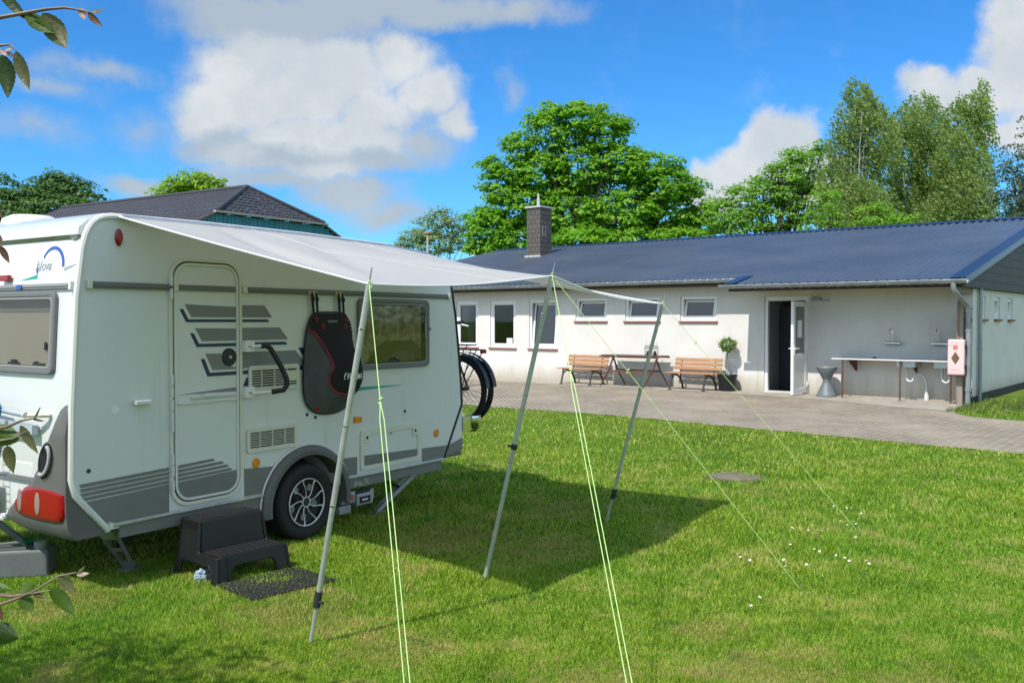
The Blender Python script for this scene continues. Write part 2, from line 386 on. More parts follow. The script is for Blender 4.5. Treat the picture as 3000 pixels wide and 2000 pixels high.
def wall_sheet(x0, x1, z0, z1, y0, y1, openings):
    """solid wall in xz with rectangular openings; openings (xa,xb,za,zb)"""
    xs = sorted({x0, x1, *[v for o in openings for v in o[:2]]}); zs = sorted({z0, z1, *[v for o in openings for v in o[2:]]})
    inside = lambda a, b: any(o[0] < a < o[1] and o[2] < b < o[3] for o in openings)
    mb = MB(); nx, nz = len(xs)-1, len(zs)-1
    full = [[not inside((xs[i]+xs[i+1])/2, (zs[j]+zs[j+1])/2) for j in range(nz)] for i in range(nx)]
    g = lambda i, j: full[i][j] if 0 <= i < nx and 0 <= j < nz else False
    for i in range(nx):
        for j in range(nz):
            if not full[i][j]: continue
            a, b, c, d = xs[i], xs[i+1], zs[j], zs[j+1]
            mb.add([(a,y0,c),(b,y0,c),(b,y0,d),(a,y0,d)], [(0,1,2,3)]); mb.add([(a,y1,c),(b,y1,c),(b,y1,d),(a,y1,d)], [(3,2,1,0)])
            if not g(i-1, j): mb.add([(a,y0,c),(a,y1,c),(a,y1,d),(a,y0,d)], [(3,2,1,0)])
            if not g(i+1, j): mb.add([(b,y0,c),(b,y1,c),(b,y1,d),(b,y0,d)], [(0,1,2,3)])
            if not g(i, j-1): mb.add([(a,y0,c),(b,y0,c),(b,y1,c),(a,y1,c)], [(3,2,1,0)])
            if not g(i, j+1): mb.add([(a,y0,d),(b,y0,d),(b,y1,d),(a,y1,d)], [(0,1,2,3)])
    return mb
house = thing('wash_house', 'long white rendered wash house with blue corrugated roof behind the lawn', 'building', P0, BR)
YR = 8.3; SL = .212; ZE = 2.585; YE = -1.42; XL = -19.75; XLE = -19.75; XR = .50; YB = 13.2
def roofz(y): return ZE+SL*(y-YE)
# windows: name -> opening in the front wall (x0,x1,z0,z1), measured in the photograph
big = [(-14.52, -13.62, .93, 2.35), (-13.13, -12.13, .93, 2.34), (-11.63, -10.62, .93, 2.33)]
small = [(-9.97, -8.93, 1.73, 2.36), (-8.33, -7.27, 1.73, 2.36), (-6.66, -5.63, 1.73, 2.36)]
door_o = (-4.36, -3.26, 0.0, 2.32)
extra = [(-16.6, -15.6, .93, 2.35)]
ops = big+small+extra+[door_o]
wall_sheet(-19.5, 0.019, 0.0, 2.72, 0.0, .28, ops).build('wall', M_stucco, house, fix=False)
# gable wall in the plane x = .15, windows measured
gw = [(.56, 1.20, 1.78, 2.28), (1.99, 2.59, 1.78, 2.28), (3.43, 3.98, 1.77, 2.27)]
RX = Matrix(((0, -1, 0, .30), (1, 0, 0, 0), (0, 0, 1, 0), (0, 0, 0, 1)))    # local (x,y) -> (.15-y, x)
mb = wall_sheet(0.0, 12.7, 0.12, 2.42, 0.0, .28, gw)
mb.v = [tuple(RX @ Vector(p)) for p in mb.v]; mb.build('wall', M_stucco, house, fix=False)
mb = MB(); mb.box((-19.5, 12.4, 0), (.019, 12.7, 2.6)); mb.build('wall', M_stucco, house); mb = MB(); mb.prism([(.281, 0), (12.39, 0), (12.39, 2.7), (YR, roofz(YR)-.06), (.281, 2.72)], -19.5, -19.2, axis='x'); mb.build('wall', M_stucco, house)
mb = MB(); mb.box((.302, .62, 0), (.34, 12.7, .16)); mb.box((.021, .0, 0), (.299, 12.7, .118)); mb.build('plinth', mat('tar_plinth', (.03, .028, .026), .85, bump=(12, .5, .02)), house)
def slate_mat(name, c1, c2, mort, bwid, rh):
    m = bpy.data.materials.new(name); m.use_nodes = True; T = NT(m.node_tree)
    uv = T.n('ShaderNodeTexCoord').outputs['Object']; s = T.n('ShaderNodeSeparateXYZ', {0: uv})
    v = T.n('ShaderNodeCombineXYZ', {0: T.math('ADD', s.outputs[0], s.outputs[1]), 1: s.outputs[2]}).outputs[0]
    br = T.n('ShaderNodeTexBrick', {'Vector': v, 'Color1': (*c1, 1), 'Color2': (*c2, 1), 'Mortar': (*mort, 1), 'Scale': 1, 'Mortar Size': .012, 'Brick Width': bwid, 'Row Height': rh, 'Bias': .1})
    nz = T.noise(uv, 6, 5, .7); c = T.mix(T.math('MULTIPLY', nz, .5), br.outputs[0], c2)
    b = T.n('ShaderNodeBsdfPrincipled', {'Base Color': c, 'Roughness': .65})
    bn = T.n('ShaderNodeBump', {'Strength': .8, 'Distance': .012, 'Height': T.math('SUBTRACT', 1.0, br.outputs[1])}); T.t.links.new(bn.outputs[0], b.inputs['Normal'])
    T.n('ShaderNodeOutputMaterial', {0: b.outputs[0]}); return m
M_slate = slate_mat('gable_slate', (.045, .045, .05), (.065, .065, .07), (.015, .015, .015), .3, .2)
# gable shingles: triangle above z 2.42, with the roof's underside as its top
mb = MB(); mb.prism([(-1.3, 2.43), (12.9, 2.43), (12.9, roofz(YR)-.16-SL*(12.9-YR)), (YR, roofz(YR)-.16), (-1.3, roofz(-1.3)-.15)], .302, .40, axis='x')
mb.build('gable_cladding', M_slate, house)
# interior so the open door and windows look into rooms
mb = MB(); mb.box((-19.1, .3, .0), (-.0, 12.3, .02)); mb.build('floor', mat('room_floor', (.05, .045, .042), .6), house)
mb = MB(); mb.box((-19.1, .3, 2.5), (-.0, 12.3, 2.54)); mb.build('ceiling', mat('room_ceiling', (.5, .5, .48), .9), house)
M_room = mat('room_wall', (.30, .31, .32), .9)
mb = MB()
for x in (-4.55, -3.0, -10.3, -15.2): mb.box((x, .29, .02), (x+.1, 9.1, 2.5))
mb.box((-4.44, 3.2, .02), (-3.01, 3.3, 2.5)); mb.box((-15.1, 3.2, .02), (-10.31, 3.3, 2.5)); mb.box((-10.19, 2.6, .02), (-4.56, 2.7, 2.5))
mb.build('partition', M_room, house)
mb = MB(); mb.box((-4.44, 1.1, .021), (-3.95, 3.1, 2.1)); mb.build('inner_door', mat('inner_dark_door', (.05, .055, .065), .6), house)
mb = MB(); mb.box((-3.03, 1.0, 1.3), (-3.008, 1.25, 1.75)); mb.build('notice_board', M_dark, house)
mb = MB(); mb.box((-12.9, 3.17, 1.35), (-12.7, 3.19, 1.62)); mb.build('poster', mat('red_poster', (.4, .05, .05), .6), house)
mb = MB(); mb.box((-12.35, 3.16, 1.1), (-11.9, 3.19, 1.55)); mb.build('notice_board', M_dark, house)
mb = MB(); mb.box((-12.52, .05, 1.0), (-12.30, .06, 1.22)); mb.build('paper_notice', mat('paper', (.82, .82, .80), .8), house)
mb = MB()
for k in range(4): mb.box((-12.49, .046, 1.05+.035*k), (-12.34, .049, 1.06+.035*k))
mb.build('notice_lines', mat('ink_grey', (.45, .45, .48), .8), house)

def window(x0, x1, z0, z1, tilt, X=None, parent=house, sill=True, side=False):
    """white plastic window set in an opening; X maps the opening plane into the house frame"""
    T = (lambda o: o)
    def B(mb, name, m, par, bevel=0, fix=True):
        if X is not None: mb.v = [tuple(X @ Vector(p)) for p in mb.v]
        return mb.build(name, m, par, bevel=bevel, fix=fix)
    w = .075
    fr = B(MB().frame(x0+.002, x1-.002, z0+.002, z1-.002, w, .035, .11), 'window', M_pvc, parent, bevel=.006)
    if tilt:                                                     # inward-tilted sash, hinged at the bottom
        M = Matrix.Translation((0, .075, z0+w)) @ Matrix.Rotation(R(-tilt), 4, 'X') @ Matrix.Translation((0, -.075, -(z0+w)))
    else: M = Matrix.Identity(4)
    a, b, c, d = x0+w+.004, x1-w-.004, z0+w+.004, z1-w-.004
    sw = .05 if not tilt else .06
    B(MB().frame(a, b, c, d, sw, .048, .10, M), 'sash', M_pvc, fr, bevel=.006)
    B(MB().box((a+sw, .07, c+sw), (b-sw, .078, d-sw), M), 'pane', M_glassb if tilt else M_glassv, fr)
    if sill and not side:
        B(MB().box((x0-.04, -.05, z0-.045), (x1+.04, .033, z0-.003)), 'sill', M_sill, fr, bevel=.008)
    if side:
        B(MB().box((x0-.02, -.06, z0-.05), (x1+.02, .033, z0-.003)), 'sill', M_sill, fr, bevel=.008)
    return fr
for i, o in enumerate(big): window(*o, tilt=6 if i == 2 else 0)
for o in extra: window(*o, tilt=0)
for o in small: window(*o, tilt=13)
for o in gw: window(*o, tilt=16, X=RX, side=True)
# the rooms behind: light blind fabric behind the tilted big window, curtain behind the first
mb = MB(); mb.box((-14.2, .20, .95), (-13.95, .22, 2.3)); mb.build('curtain', mat('window_drape', (.32, .32, .31), .9), house)
mb = MB(); mb.box((-13.72, .2, .95), (-13.66, .22, 2.3)); mb.build('curtain', mat('window_drape', (.32, .32, .31), .9), house)
# door: frame in the opening, leaf swung outwards at right angles
x0, x1, z0, z1 = door_o
mb = MB(); mb.box((x0+.002, .03, 0), (x0+.08, .12, z1-.002)); mb.box((x1-.08, .03, 0), (x1-.002, .12, z1-.002)); mb.box((x0+.08, .03, z1-.10), (x1-.08, .12, z1-.002))
fr = mb.build('door_frame', M_pvc, house, bevel=.006)
mb = MB(); mb.box((x0+.02, -.06, .011), (x1-.02, .13, .045)); mb.build('threshold', mat('threshold', (.6, .6, .58), .5), fr)
H0 = Vector((x1-.012, -.03, 0)); LM = Matrix.Translation(H0) @ Matrix.Rotation(R(91), 4, 'Z')     # leaf local x runs from hinge to the free edge
LW = .86; LT = .065
leaf = MB(); LMx = LM @ Matrix.Scale(-1, 4, (1, 0, 0))
leaf.frame(0, LW, .05, 2.19, .12, 0, LT, LMx); leaf.box((.12, .0, 0.86), (LW-.12, LT, .98), LMx)
lf = leaf.build('door', M_pvc, house, bevel=.006)
MB().box((.12, .018, .17), (LW-.12, LT-.018, .86), LMx).build('door_panel', mat('door_panel_white', (.74, .75, .74), .4), lf)
MB().box((.12, .028, .98), (LW-.12, LT-.028, 2.07), LMx).build('pane', glass_mat('door_glass', (.55, .6, .6), 2.2, .03), lf)
for s_ in (-1, 1):
    hd = MB(); yy = -.012 if s_ < 0 else LT+.012
    hd.box((LW-.075, min(yy, yy-s_*.01), .95), (LW-.035, max(yy, yy-s_*.01), 1.17), LMx)
    hd.tube([LMx @ Vector((LW-.055, yy, 1.1)), LMx @ Vector((LW-.055, yy+s_*.05, 1.1)), LMx @ Vector((LW-.2, yy+s_*.05, 1.1))], .011, 8); hd.build('door_handle', M_pvc, lf)
for z in (.25, 1.15, 2.0): MB().tube([H0+Vector((.008, -.012, z-.06)), H0+Vector((.008, -.012, z+.06))], .013, 8).build('hinge', M_pvc, lf)
MB().box((.35, -.003, 1.35), (.55, .0275, 1.75), LMx).build('paper_notice', mat('paper', (.82, .82, .80), .8), lf)
# cable trunk and outside sockets over the counter corner
mb = MB(); mb.box((-3.2, -.03, 2.20), (-2.75, -.001, 2.225)); mb.box((-3.18, -.05, 2.226), (-2.95, -.001, 2.28)); mb.build('cable_box', mat('cable_grey', (.35, .33, .3), .6), house, bevel=.004)

# ---- roof: corrugated sheet, two eave depths, hip at the far end
def corr(x0, x1, ya, yb, fun, nx=None, dz=0.0, amp=.020, per=.21, thick=.02):
    xs = []
    x = x0
    st = per/6
    while x < x1-1e-6: xs.append(x); x += st
    xs.append(x1)
    vs = []; fs = []; rows = 5
    for i, x in enumerate(xs):
        a, b = ya(x), yb(x)
        ph = (x/per) % 1.0
        w = amp*(1 if ph < .3 else (max(-1, 1-2*(ph-.3)/.15) if ph < .45 else (-1 if ph < .85 else -1+2*(ph-.85)/.15)))
        for r_ in range(rows):
            y = a+(b-a)*r_/(rows-1); vs.append((x, y, fun(y)+dz+w))
    n = len(xs)
    for i in range(n-1):
        for r_ in range(rows-1):
            q = i*rows+r_; fs.append((q, q+rows, q+rows+1, q+1))
    mb = MB(); mb.add(vs, fs); return mb
r1 = corr(XLE+.02, XR-.16, lambda x: (YE-.03 if x > -4.62 else -.53), lambda x: YR if x > XL else max(YR-(XL-x)*(YR+.5)/(XL-XLE), -.52), roofz)
roof_o = r1.build('roof', M_roof, house, fix=False)
roof_o.modifiers.new('solid', 'SOLIDIFY').thickness = .012
back = lambda y: roofz(YR)-SL*(y-YR)
r2 = corr(XLE+.02, XR-.16, lambda x: YR+.01 if x > XL else min(YR+(XL-x)*(YB-YR)/(XL-XLE), YB), lambda x: YB, back)
r2.build('roof', M_roof, house, fix=False)
zr = roofz(YR)
# ridge cap, scalloped
mb = MB()
mb.prism([(YR-.22, zr-.22*SL+.022), (YR, zr+.05), (YR+.22, zr-.22*SL+.022), (YR, zr+.035)], XL, XR-.02, axis='x'); mb.build('ridge_cap', M_verge, house)
# verge flashing on the right edge and on the step
mb = MB(); mb.prism([(YE-.04, roofz(YE-.04)+.020), (YR, zr+.022), (YB, back(YB)+.022), (YB, back(YB)+.034), (YR, zr+.034), (YE-.04, roofz(YE-.04)+.034)], XR-.30, XR, axis='x')
mb.prism([(YE-.04, roofz(YE-.04)-.12), (YR, zr-.12), (YB, back(YB)-.12), (YB, back(YB)+.019), (YR, zr+.019), (YE-.04, roofz(YE-.04)+.019)], XR-.02, XR, axis='x')
mb.build('verge_flashing', M_verge, house)
mb = MB(); mb.prism([(YE-.04, roofz(YE-.04)+.02), (-.42, roofz(-.42)+.02), (-.42, roofz(-.42)+.034), (YE-.04, roofz(YE-.04)+.034)], -4.72, -4.46, axis='x'); mb.build('verge_flashing', M_verge, house)
mb = MB(); mb.prism([(YE-.02, roofz(YE)-.14), (YR, zr-.15), (YB-.05, back(YB-.05)-.15), (YB-.05, back(YB-.05)-.02), (YR, zr-.02), (YE-.02, roofz(YE)-.015)], .403, .478, axis='x')
mb.build('barge_board', M_fascia, house)
# eaves boards
mb = MB(); mb.box((-19.7, -.48, 2.60), (-4.66, -.44, 2.745)); mb.box((-19.7, -.439, 2.60), (-4.66, -.002, 2.625)); mb.build('fascia', M_fascia, house)
mb = MB(); mb.box((-4.64, YE+.05, 2.42), (.40, YE+.09, 2.56)); mb.build('fascia', M_fascia, house)
mb = MB(); mb.box((-4.62, YE+.092, 2.47), (.299, -.002, 2.492)); mb.build('soffit', mat('soffit_board', (.16, .14, .12), .8), house)
def gutter(x0, x1, y, z, name):
    prof = [(y+.07*math.cos(a), z+.07*math.sin(a)) for a in [math.pi+math.pi*k/8 for k in range(9)]]
    inn = [(y+.062*math.cos(a), z+.004+.062*math.sin(a)) for a in [2*math.pi-math.pi*k/8 for k in range(9)]]
    mb = MB(); mb.prism(prof+inn, x0, x1, axis='x')
    mb.tube([(x0, y-.072, z+.004), (x1, y-.072, z+.004)], .011, 8)
    g = mb.build(name, M_zinc, house, smooth=True)
    x = x0+.35
    while x < x1-.1:
        MB().prism([(y+.076*math.cos(a), z+.076*math.sin(a)) for a in [math.pi+math.pi*k/6 for k in range(7)]]+[(y+.0705*math.cos(a), z+.0705*math.sin(a)) for a in [2*math.pi-math.pi*k/6 for k in range(7)]], x, x+.03, axis='x').build('gutter_bracket', M_galv, g); x += 1.15
gutter(-19.75, -4.60, -.565, 2.735, 'gutter'); gutter(-4.80, .54, YE-.085, 2.55, 'gutter')
# chimney
ch = MB(); ch.box((-16.12, 5.6, 3.85), (-15.5, 6.3, 5.87))
M_chim = slate_mat('chimney_slate', (.15, .125, .105), (.10, .088, .078), (.03, .028, .025), .22, .17)
ck = ch.build('chimney', M_chim, roof_o)
mb = MB(); mb.box((-16.17, 5.55, 5.872), (-15.45, 6.35, 5.935)); mb.build('chimney_cap', mat('cap_lead', (.55, .56, .55), .5), ck, bevel=.005) if False else None
cc_ = MB(); cc_.box((-16.17, 5.55, 5.872), (-15.45, 6.35, 5.935)); cc_.tube([(-15.85, 5.95, 5.935), (-15.85, 5.95, 6.25)], .06, 12); cc_.tube([(-15.85, 5.95, 6.25), (-15.85, 5.95, 6.42)], .038, 10)
cc_2 = MB(); cc_2.box((-16.18, 5.53, 3.95), (-15.45, 5.595, 4.13))
cc_2.build('chimney_flashing', mat('cap_lead', (.55, .56, .55), .5, .3), ck); cc_.build('chimney_cap', mat('cap_lead', (.55, .56, .55), .5, .3), ck)
mb = MB(); mb.frame(5.72, 5.92, 4.85, 5.2, .035, -15.498, -15.48); mb.v = [(p[1], p[0], p[2]) for p in mb.v]; mb.build('soot_hatch', M_wframel, ck)
# mast beyond the ridge at the far end
ms_ = thing('vent_mast', 'thin pale mast with a small red ball poking above the far end of the roof', 'mast', bw(-20.5, 7, 0), BR)
b_ = at(982, 540, 47); h_ = b_.z; ms_.location = (b_.x, b_.y, 0)
MB().tube([(0, 0, 0), (0, 0, h_+.02)], .05, 8).build('pole', mat('mast_tan', (.55, .42, .33), .6), ms_)
MB().lathe([(.001, .0), (.1, .03), (.13, .1), (.09, .17), (.001, .2)], 12, c=(0, 0, h_)).build('ball', mat('mast_red', (.5, .14, .07), .5), ms_)
# downpipes
def pipe(name, pts, r, m, parent, collars=()):
    mb = MB(); mb.tube(pts, r, 12)
    for (a, b) in collars: mb.tube([a, b], r*1.22, 12)
    return mb.build(name, m, parent, smooth=True)
pipe('downpipe', [(.28, YE-.085, 2.50), (.28, YE-.085, 2.40), (.30, YE-.03, 2.31), (.36, -.86, 2.10), (.385, -.79, 2.03), (.395, -.78, 1.9), (.40, -.78, 1.2), (.40, -.78, .0)], .052, M_zinc, house,
     [((.394, -.78, 1.92), (.395, -.78, 1.98)), ((.398, -.78, 1.52), (.398, -.78, 1.56)), ((.40, -.78, .30), (.40, -.78, .36))])
pipe('downpipe', [(.36, .42, 2.43), (.36, .42, .02)], .04, M_zinc, house, [((.36, .42, 1.1), (.36, .42, 1.15))])
M_wood_grey = mat('weathered_wood', (.30, .24, .19), .85, streak=((14, 14, .8), (.14, .115, .09), .45, .65))
mb = MB(); mb.box((.18, -.80, .0), (.30, -.69, 2.12)); mb.box((.19, -.79, 2.122), (.29, -.70, 2.30)); mb.box((.19, YE+.093, 2.302), (.29, -.003, 2.465)); mb.build('post', M_wood_grey, house, bevel=.006)
mb = MB()
for k in range(4): mb.box((.262+.001*k, -.60+.14*k, .02), (.29, -.47+.14*k, 1.98))
mb.box((.291, -.60, .2), (.305, -.05, .3)); mb.box((.291, -.60, 1.7), (.305, -.05, 1.8)); mb.box((.26, -.61, 1.981), (.305, -.04, 2.01))
mb.build('plank_panel', mat('brown_planks', (.10, .075, .055), .85, streak=((10, 10, .6), (.05, .04, .03), .4, .7)), house)

# ---- things by the wall
def bthing(name, label, cat, x, y, rz=0.0, group=None, z=0.012):
    return thing(name, label, cat, bw(x, y, z), BR+rz, group)
M_bwood = mat('bench_orange_wood', (.46, .235, .10), .5, streak=((2.0, 16, 16), (.32, .145, .06), .4, .7), coat=.2)
M_iron = mat('cast_iron', (.06, .058, .062), .5, .3)
def make_bench(label):
    t = thing('park_bench', label, 'bench')
    W2 = .66
    for k, (y, z) in enumerate([(.205, .53), (.232, .635), (.26, .74)]):
        M = Matrix.Translation((0, y, z)) @ Matrix.Rotation(R(-14), 4, 'X')
        MB().box((-W2-(.015 if k == 0 else 0), -.014, -.042), (W2+(.01 if k == 1 else 0), .014, .042), M).build('backrest_slat', M_bwood, t, bevel=.006)
    for k in range(4):
        MB().box((-W2-.03, -.30+.115*k, .405), (W2+.03, -.30+.115*k+.095, .432)).build('seat_slat', M_bwood, t, bevel=.006)
    for s in (-1, 1):
        x = s*.47; mb = MB()
        def bar(p, w=.022, h=.016):
            mb.tube([(x, a, b) for a, b in p], w, 6)
        bar([(-.38, 0), (-.345, .12), (-.30, .26), (-.27, .40)], .026)
        bar([(.30, 0), (.25, .13), (.17, .25), (.05, .33), (-.08, .37)], .026)
        bar([(-.30, .395), (.12, .395), (.18, .42), (.215, .53), (.275, .78)], .022)
        bar([(-.25, .30), (-.12, .37)], .018); bar([(.17, .25), (.18, .40)], .018)
        mb.box((x-.035, -.42, 0), (x+.035, -.33, .02)); mb.box((x-.035, .26, 0), (x+.035, .35, .02))
        mb.build('leg', M_iron, t, smooth=True)
    MB().tube([(-.47, .0, .2), (.47, -.02, .37)], .006, 6).tube([(.47, .0, .2), (-.47, -.02, .37)], .006, 6).build('brace', M_iron, t)
    return t
b1 = make_bench('orange slatted bench with iron legs on the left of the brown table'); b1.location = bw(-9.36, -.50, .012); b1.rotation_euler = (0, 0, BR); tag(b1, group='benches along the white wall')
b2 = dup(b1, bw(-6.0, -.50, .012), BR+R(-1)); tag(b2, 'orange slatted bench with iron legs between the brown table and the potted tree')
# table
M_twood = mat('dark_brown_wood', (.16, .075, .05), .5, streak=((2, 14, 14), (.10, .045, .03), .4, .7))
tb = bthing('garden_table', 'dark brown folding wooden table with crossed legs against the white wall', 'table', -7.74, -.50)
mb = MB()
for k in range(7): mb.prism([(-.93+(.16 if k in (0, 6) else .05 if k in (1, 5) else 0), -.36+.1035*k), (.93-(.16 if k in (0, 6) else .05 if k in (1, 5) else 0), -.36+.1035*k), (.93-(.1 if k in (0, 6) else .02 if k in (1, 5) else 0), -.36+.1035*k+.095), (-.93+(.1 if k in (0, 6) else .02 if k in (1, 5) else 0), -.36+.1035*k+.095)], .80, .825, axis='z')
mb.build('tabletop', M_twood, tb, bevel=.004)
for sx in (-1, 1):
    for sy in (-1, 1):
        mb = MB(); y = .27*sy
        d = Vector((1, 0, 0))
        mb.tube([(sx*.66-.22, y, .0), (sx*.66+.05, y, .42), (sx*.66+.19, y, .775)] if sy < 0 else [(sx*.66+.24, y, .0), (sx*.66-.02, y, .40), (sx*.66-.17, y, .775)], .026, 4).build('leg', M_twood, tb)
mb = MB(); mb.box((-.62, -.27, .375), (.62, -.235, .43)); mb.box((-.62, .20, .385), (.62, .24, .44)); mb.box((-.9, -.30, .765), (.9, -.27, .799)); mb.box((-.9, .27, .765), (.9, .30, .799))
for k in range(4): mb.box((-.45+.28*k, -.234, .39), (-.40+.28*k, .199, .42))
mb.build('stretcher', M_twood, tb)
def lantern(label, x, y):
    t = bthing('wire_lantern', label, 'lantern', x, y, z=.838, group='lanterns on the table')
    mb = MB()
    for k in range(10):
        a = 2*math.pi*k/10; c, s = math.cos(a), math.sin(a)
        mb.tube([(.055*c, .055*s, .01), (.085*c, .085*s, .05), (.088*c, .088*s, .2), (.06*c, .06*s, .255)], .0035, 4)
    for z, r in ((.012, .055), (.05, .086), (.2, .088), (.255, .06)):
        mb.tube([(r*math.cos(2*math.pi*k/16), r*math.sin(2*math.pi*k/16), z) for k in range(17)], .005, 5)
    mb.build('cage', M_blackm, t)
    MB().lathe([(.055, 0), (.055, .02), (.03, .03), (.03, .11), (.001, .11)], 14).build('candle_holder', M_blackm, t)
    MB().tube([(-.045, 0, .25), (-.05, 0, .32), (-.03, 0, .375), (0, 0, .39), (.03, 0, .375), (.05, 0, .32), (.045, 0, .25)], .004, 6).build('handle', mat('wire_grey', (.5, .5, .5), .4, .8), t)
lantern('left one of the two black wire lanterns on the brown table', -7.37, -.42)
lantern('right one of the two black wire lanterns on the brown table', -7.16, -.42)
# potted ball tree
def sphere_pts(n): 
    v = RNG.normal(size=(n, 3)); return v/np.linalg.norm(v, axis=1)[:, None]
def leaves(name, C, size, m, parent, aspect=.55, upbias=.6, droop=None, rnd=None, nb=None):
    """one mesh of many small leaf quads; C (n,3) centres"""
    n = len(C); size = np.broadcast_to(size, (n,))*RNG.uniform(.65, 1.25, n)
    nrm = sphere_pts(n); nrm[:, 2] = np.abs(nrm[:, 2])+upbias
    if nb is not None: nrm = nrm*.75+nb
    nrm /= np.linalg.norm(nrm, axis=1)[:, None]
    a = np.cross(nrm, sphere_pts(n)); a /= np.linalg.norm(a, axis=1)[:, None]+1e-9
    if droop is not None:
        a = a*.45+np.array(droop)[None, :]; a /= np.linalg.norm(a, axis=1)[:, None]
    b = np.cross(nrm, a); b /= np.linalg.norm(b, axis=1)[:, None]+1e-9
    s = size[:, None]/2
    V = np.stack([C-a*s, C+b*s*aspect-nrm*s*.12, C+a*s, C-b*s*aspect-nrm*s*.12], 1).reshape(-1, 3)
    me = bpy.data.meshes.new(name); me.vertices.add(4*n); me.vertices.foreach_set('co', V.astype(np.float32).ravel())
    me.loops.add(4*n); me.loops.foreach_set('vertex_index', np.arange(4*n, dtype=np.int32))
    me.polygons.add(n); me.polygons.foreach_set('loop_start', np.arange(0, 4*n, 4, dtype=np.int32))
    me.update(calc_edges=True)
    at_ = me.attributes.new('rnd', 'FLOAT', 'FACE'); at_.data.foreach_set('value', (RNG.random(n) if rnd is None else rnd).astype(np.float32))
    return link(name, me, m, parent)
pt = bthing('potted_tree', 'small ball-headed tree in a black pot beside the right bench', 'plant', -5.17, -.32)
MB().lathe([(.185, 0), (.2, .02), (.235, .36), (.25, .365), (.25, .40), (.235, .40), (.22, .36), (.001, .35)], 20).build('pot', M_black, pt, smooth=True)
MB().lathe([(.23, .0), (.12, .02), (.001, .02)], 16, c=(0, 0, .345)).build('soil', mat('potting_soil', (.06, .045, .035), .95), pt)
MB().tube([(0, 0, .34), (.01, .01, .6), (-.005, 0, .8), (.0, 0, 1.0), (0, 0, 1.1)], [.014, .012, .012, .014, .01], 8).build('trunk', mat('thin_trunk', (.22, .19, .13), .8), pt)
S_ = sphere_pts(2600); rr = RNG.uniform(.35, 1, 2600)**.5; C = S_*rr[:, None]*np.array([.225, .225, .18]); C *= (1+.12*np.sin(9*S_[:, :1]+4*S_[:, 1:2]))
C += np.array([0, 0, 1.13]); leaves('crown', C, .035, leaf_mat('box_leaf', (.08, .15, .02), (.15, .26, .035), (.26, .36, .06), .4), pt)
sp_ = sphere_pts(60); sp_[:, 2] = np.abs(sp_[:, 2])*.8; mb = MB()
for d in sp_: 
    p = Vector(d)*.2+Vector((0, 0, 1.13)); mb.tube([p, p+Vector(d)*.10+Vector((0, 0, .03))], [.002, .001], 3)
mb.build('twig', mat('fresh_twig', (.13, .19, .04), .7), pt)
# hourglass ash stand
ash = bthing('hourglass_planter', 'grey hourglass-shaped stand between the open door and the sink counter', 'ashtray stand', -2.66, -.42)
M_ash = mat('grey_plastic', (.13, .155, .17), .5, var=(5, (.16, .185, .2), .4, .7))
MB().lathe([(.225, 0), (.23, .015), (.215, .05), (.15, .19), (.10, .29), (.082, .325), (.082, .335), (.086, .34), (.082, .345), (.082, .38), (.10, .41), (.16, .52), (.225, .62), (.232, .655), (.235, .665), (.225, .67), (.215, .66), (.001, .64)], 32).build('body', M_ash, ash, smooth=True)
MB().lathe([(.001, .664), (.19, .664), (.205, .672), (.21, .66)], 24).tube([(-.05, 0, .665), (-.05, 0, .69), (0, .03, .70)], .008, 6).build('tray', mat('tray_metal', (.5, .45, .38), .4, .6), ash)
# sink counter
ct = bthing('sink_counter', 'long steel counter with two sinks on thin rusty legs along the wall', 'counter', -1.17, -.34)
M_rust = mat('rusty_steel', (.10, .06, .045), .8, .2, var=(9, (.17, .08, .05), .4, .65))
M_steel = mat('sink_steel', (.55, .56, .57), .3, .85)
TZ = .885
wt = wall_sheet(-1.29, 1.22, -.31, .33, TZ-.014, TZ, [(.10, .46, -.2, .2), (.86, 1.16, -.2, .2)])
wt.v = [(p[0], p[2], p[1]) for p in wt.v]
wt.build('worktop', mat('worktop', (.30, .31, .32), .35, .5), ct)
MB().box((-1.295, -.318, TZ-.022), (1.225, -.312, TZ+.008)).build('worktop_edge', mat('worktop_edge', (.7, .69, .66), .5), ct)
for (xa, xb) in ((.10, .46), (.86, 1.16)):
    s_ = MB()
    s_.box((xa-.012, -.212, TZ-.16), (xb+.012, .212, TZ-.15)); s_.box((xa-.012, -.212, TZ-.149), (xa-.002, .212, TZ-.016)); s_.box((xb+.002, -.212, TZ-.149), (xb+.012, .212, TZ-.016))
    s_.box((xa-.001, -.212, TZ-.149), (xb+.001, -.202, TZ-.016)); s_.box((xa-.001, .202, TZ-.149), (xb+.001, .212, TZ-.016))
    so = s_.build('sink', M_steel, ct)
    c = (xa+xb)/2-.05
    pp = MB(); pp.tube([(c, 0, TZ-.162), (c, 0, TZ-.22)], .032, 12); pp.tube([(c, 0, TZ-.22), (c, 0, TZ-.40), (c+.03, 0, TZ-.455), (c+.08, 0, TZ-.475), (c+.13, 0, TZ-.455), (c+.15, 0, TZ-.40), (c+.155, .02, TZ-.34), (c+.20, .06, TZ-.30), (c+.28, .12, TZ-.32), (c+.34, .2, TZ-.42), (c+.355, .24, TZ-.55), (c+.355, .25, TZ-.66)], .022, 10)
    pp.tube([(c+.355, .25, .0), (c+.355, .25, .12)], .05, 12); pp.tube([(c+.355, .25, .12), (c+.355, .25, .24)], .036, 12)
    pp.build('drain_pipe', mat('white_drain', (.66, .68, .68), .45), so, smooth=True)
for x in (-1.06, .18, 1.2):
    MB().box((x-.014, -.29, 0), (x+.014, -.262, TZ-.023)).build('leg', M_rust, ct)
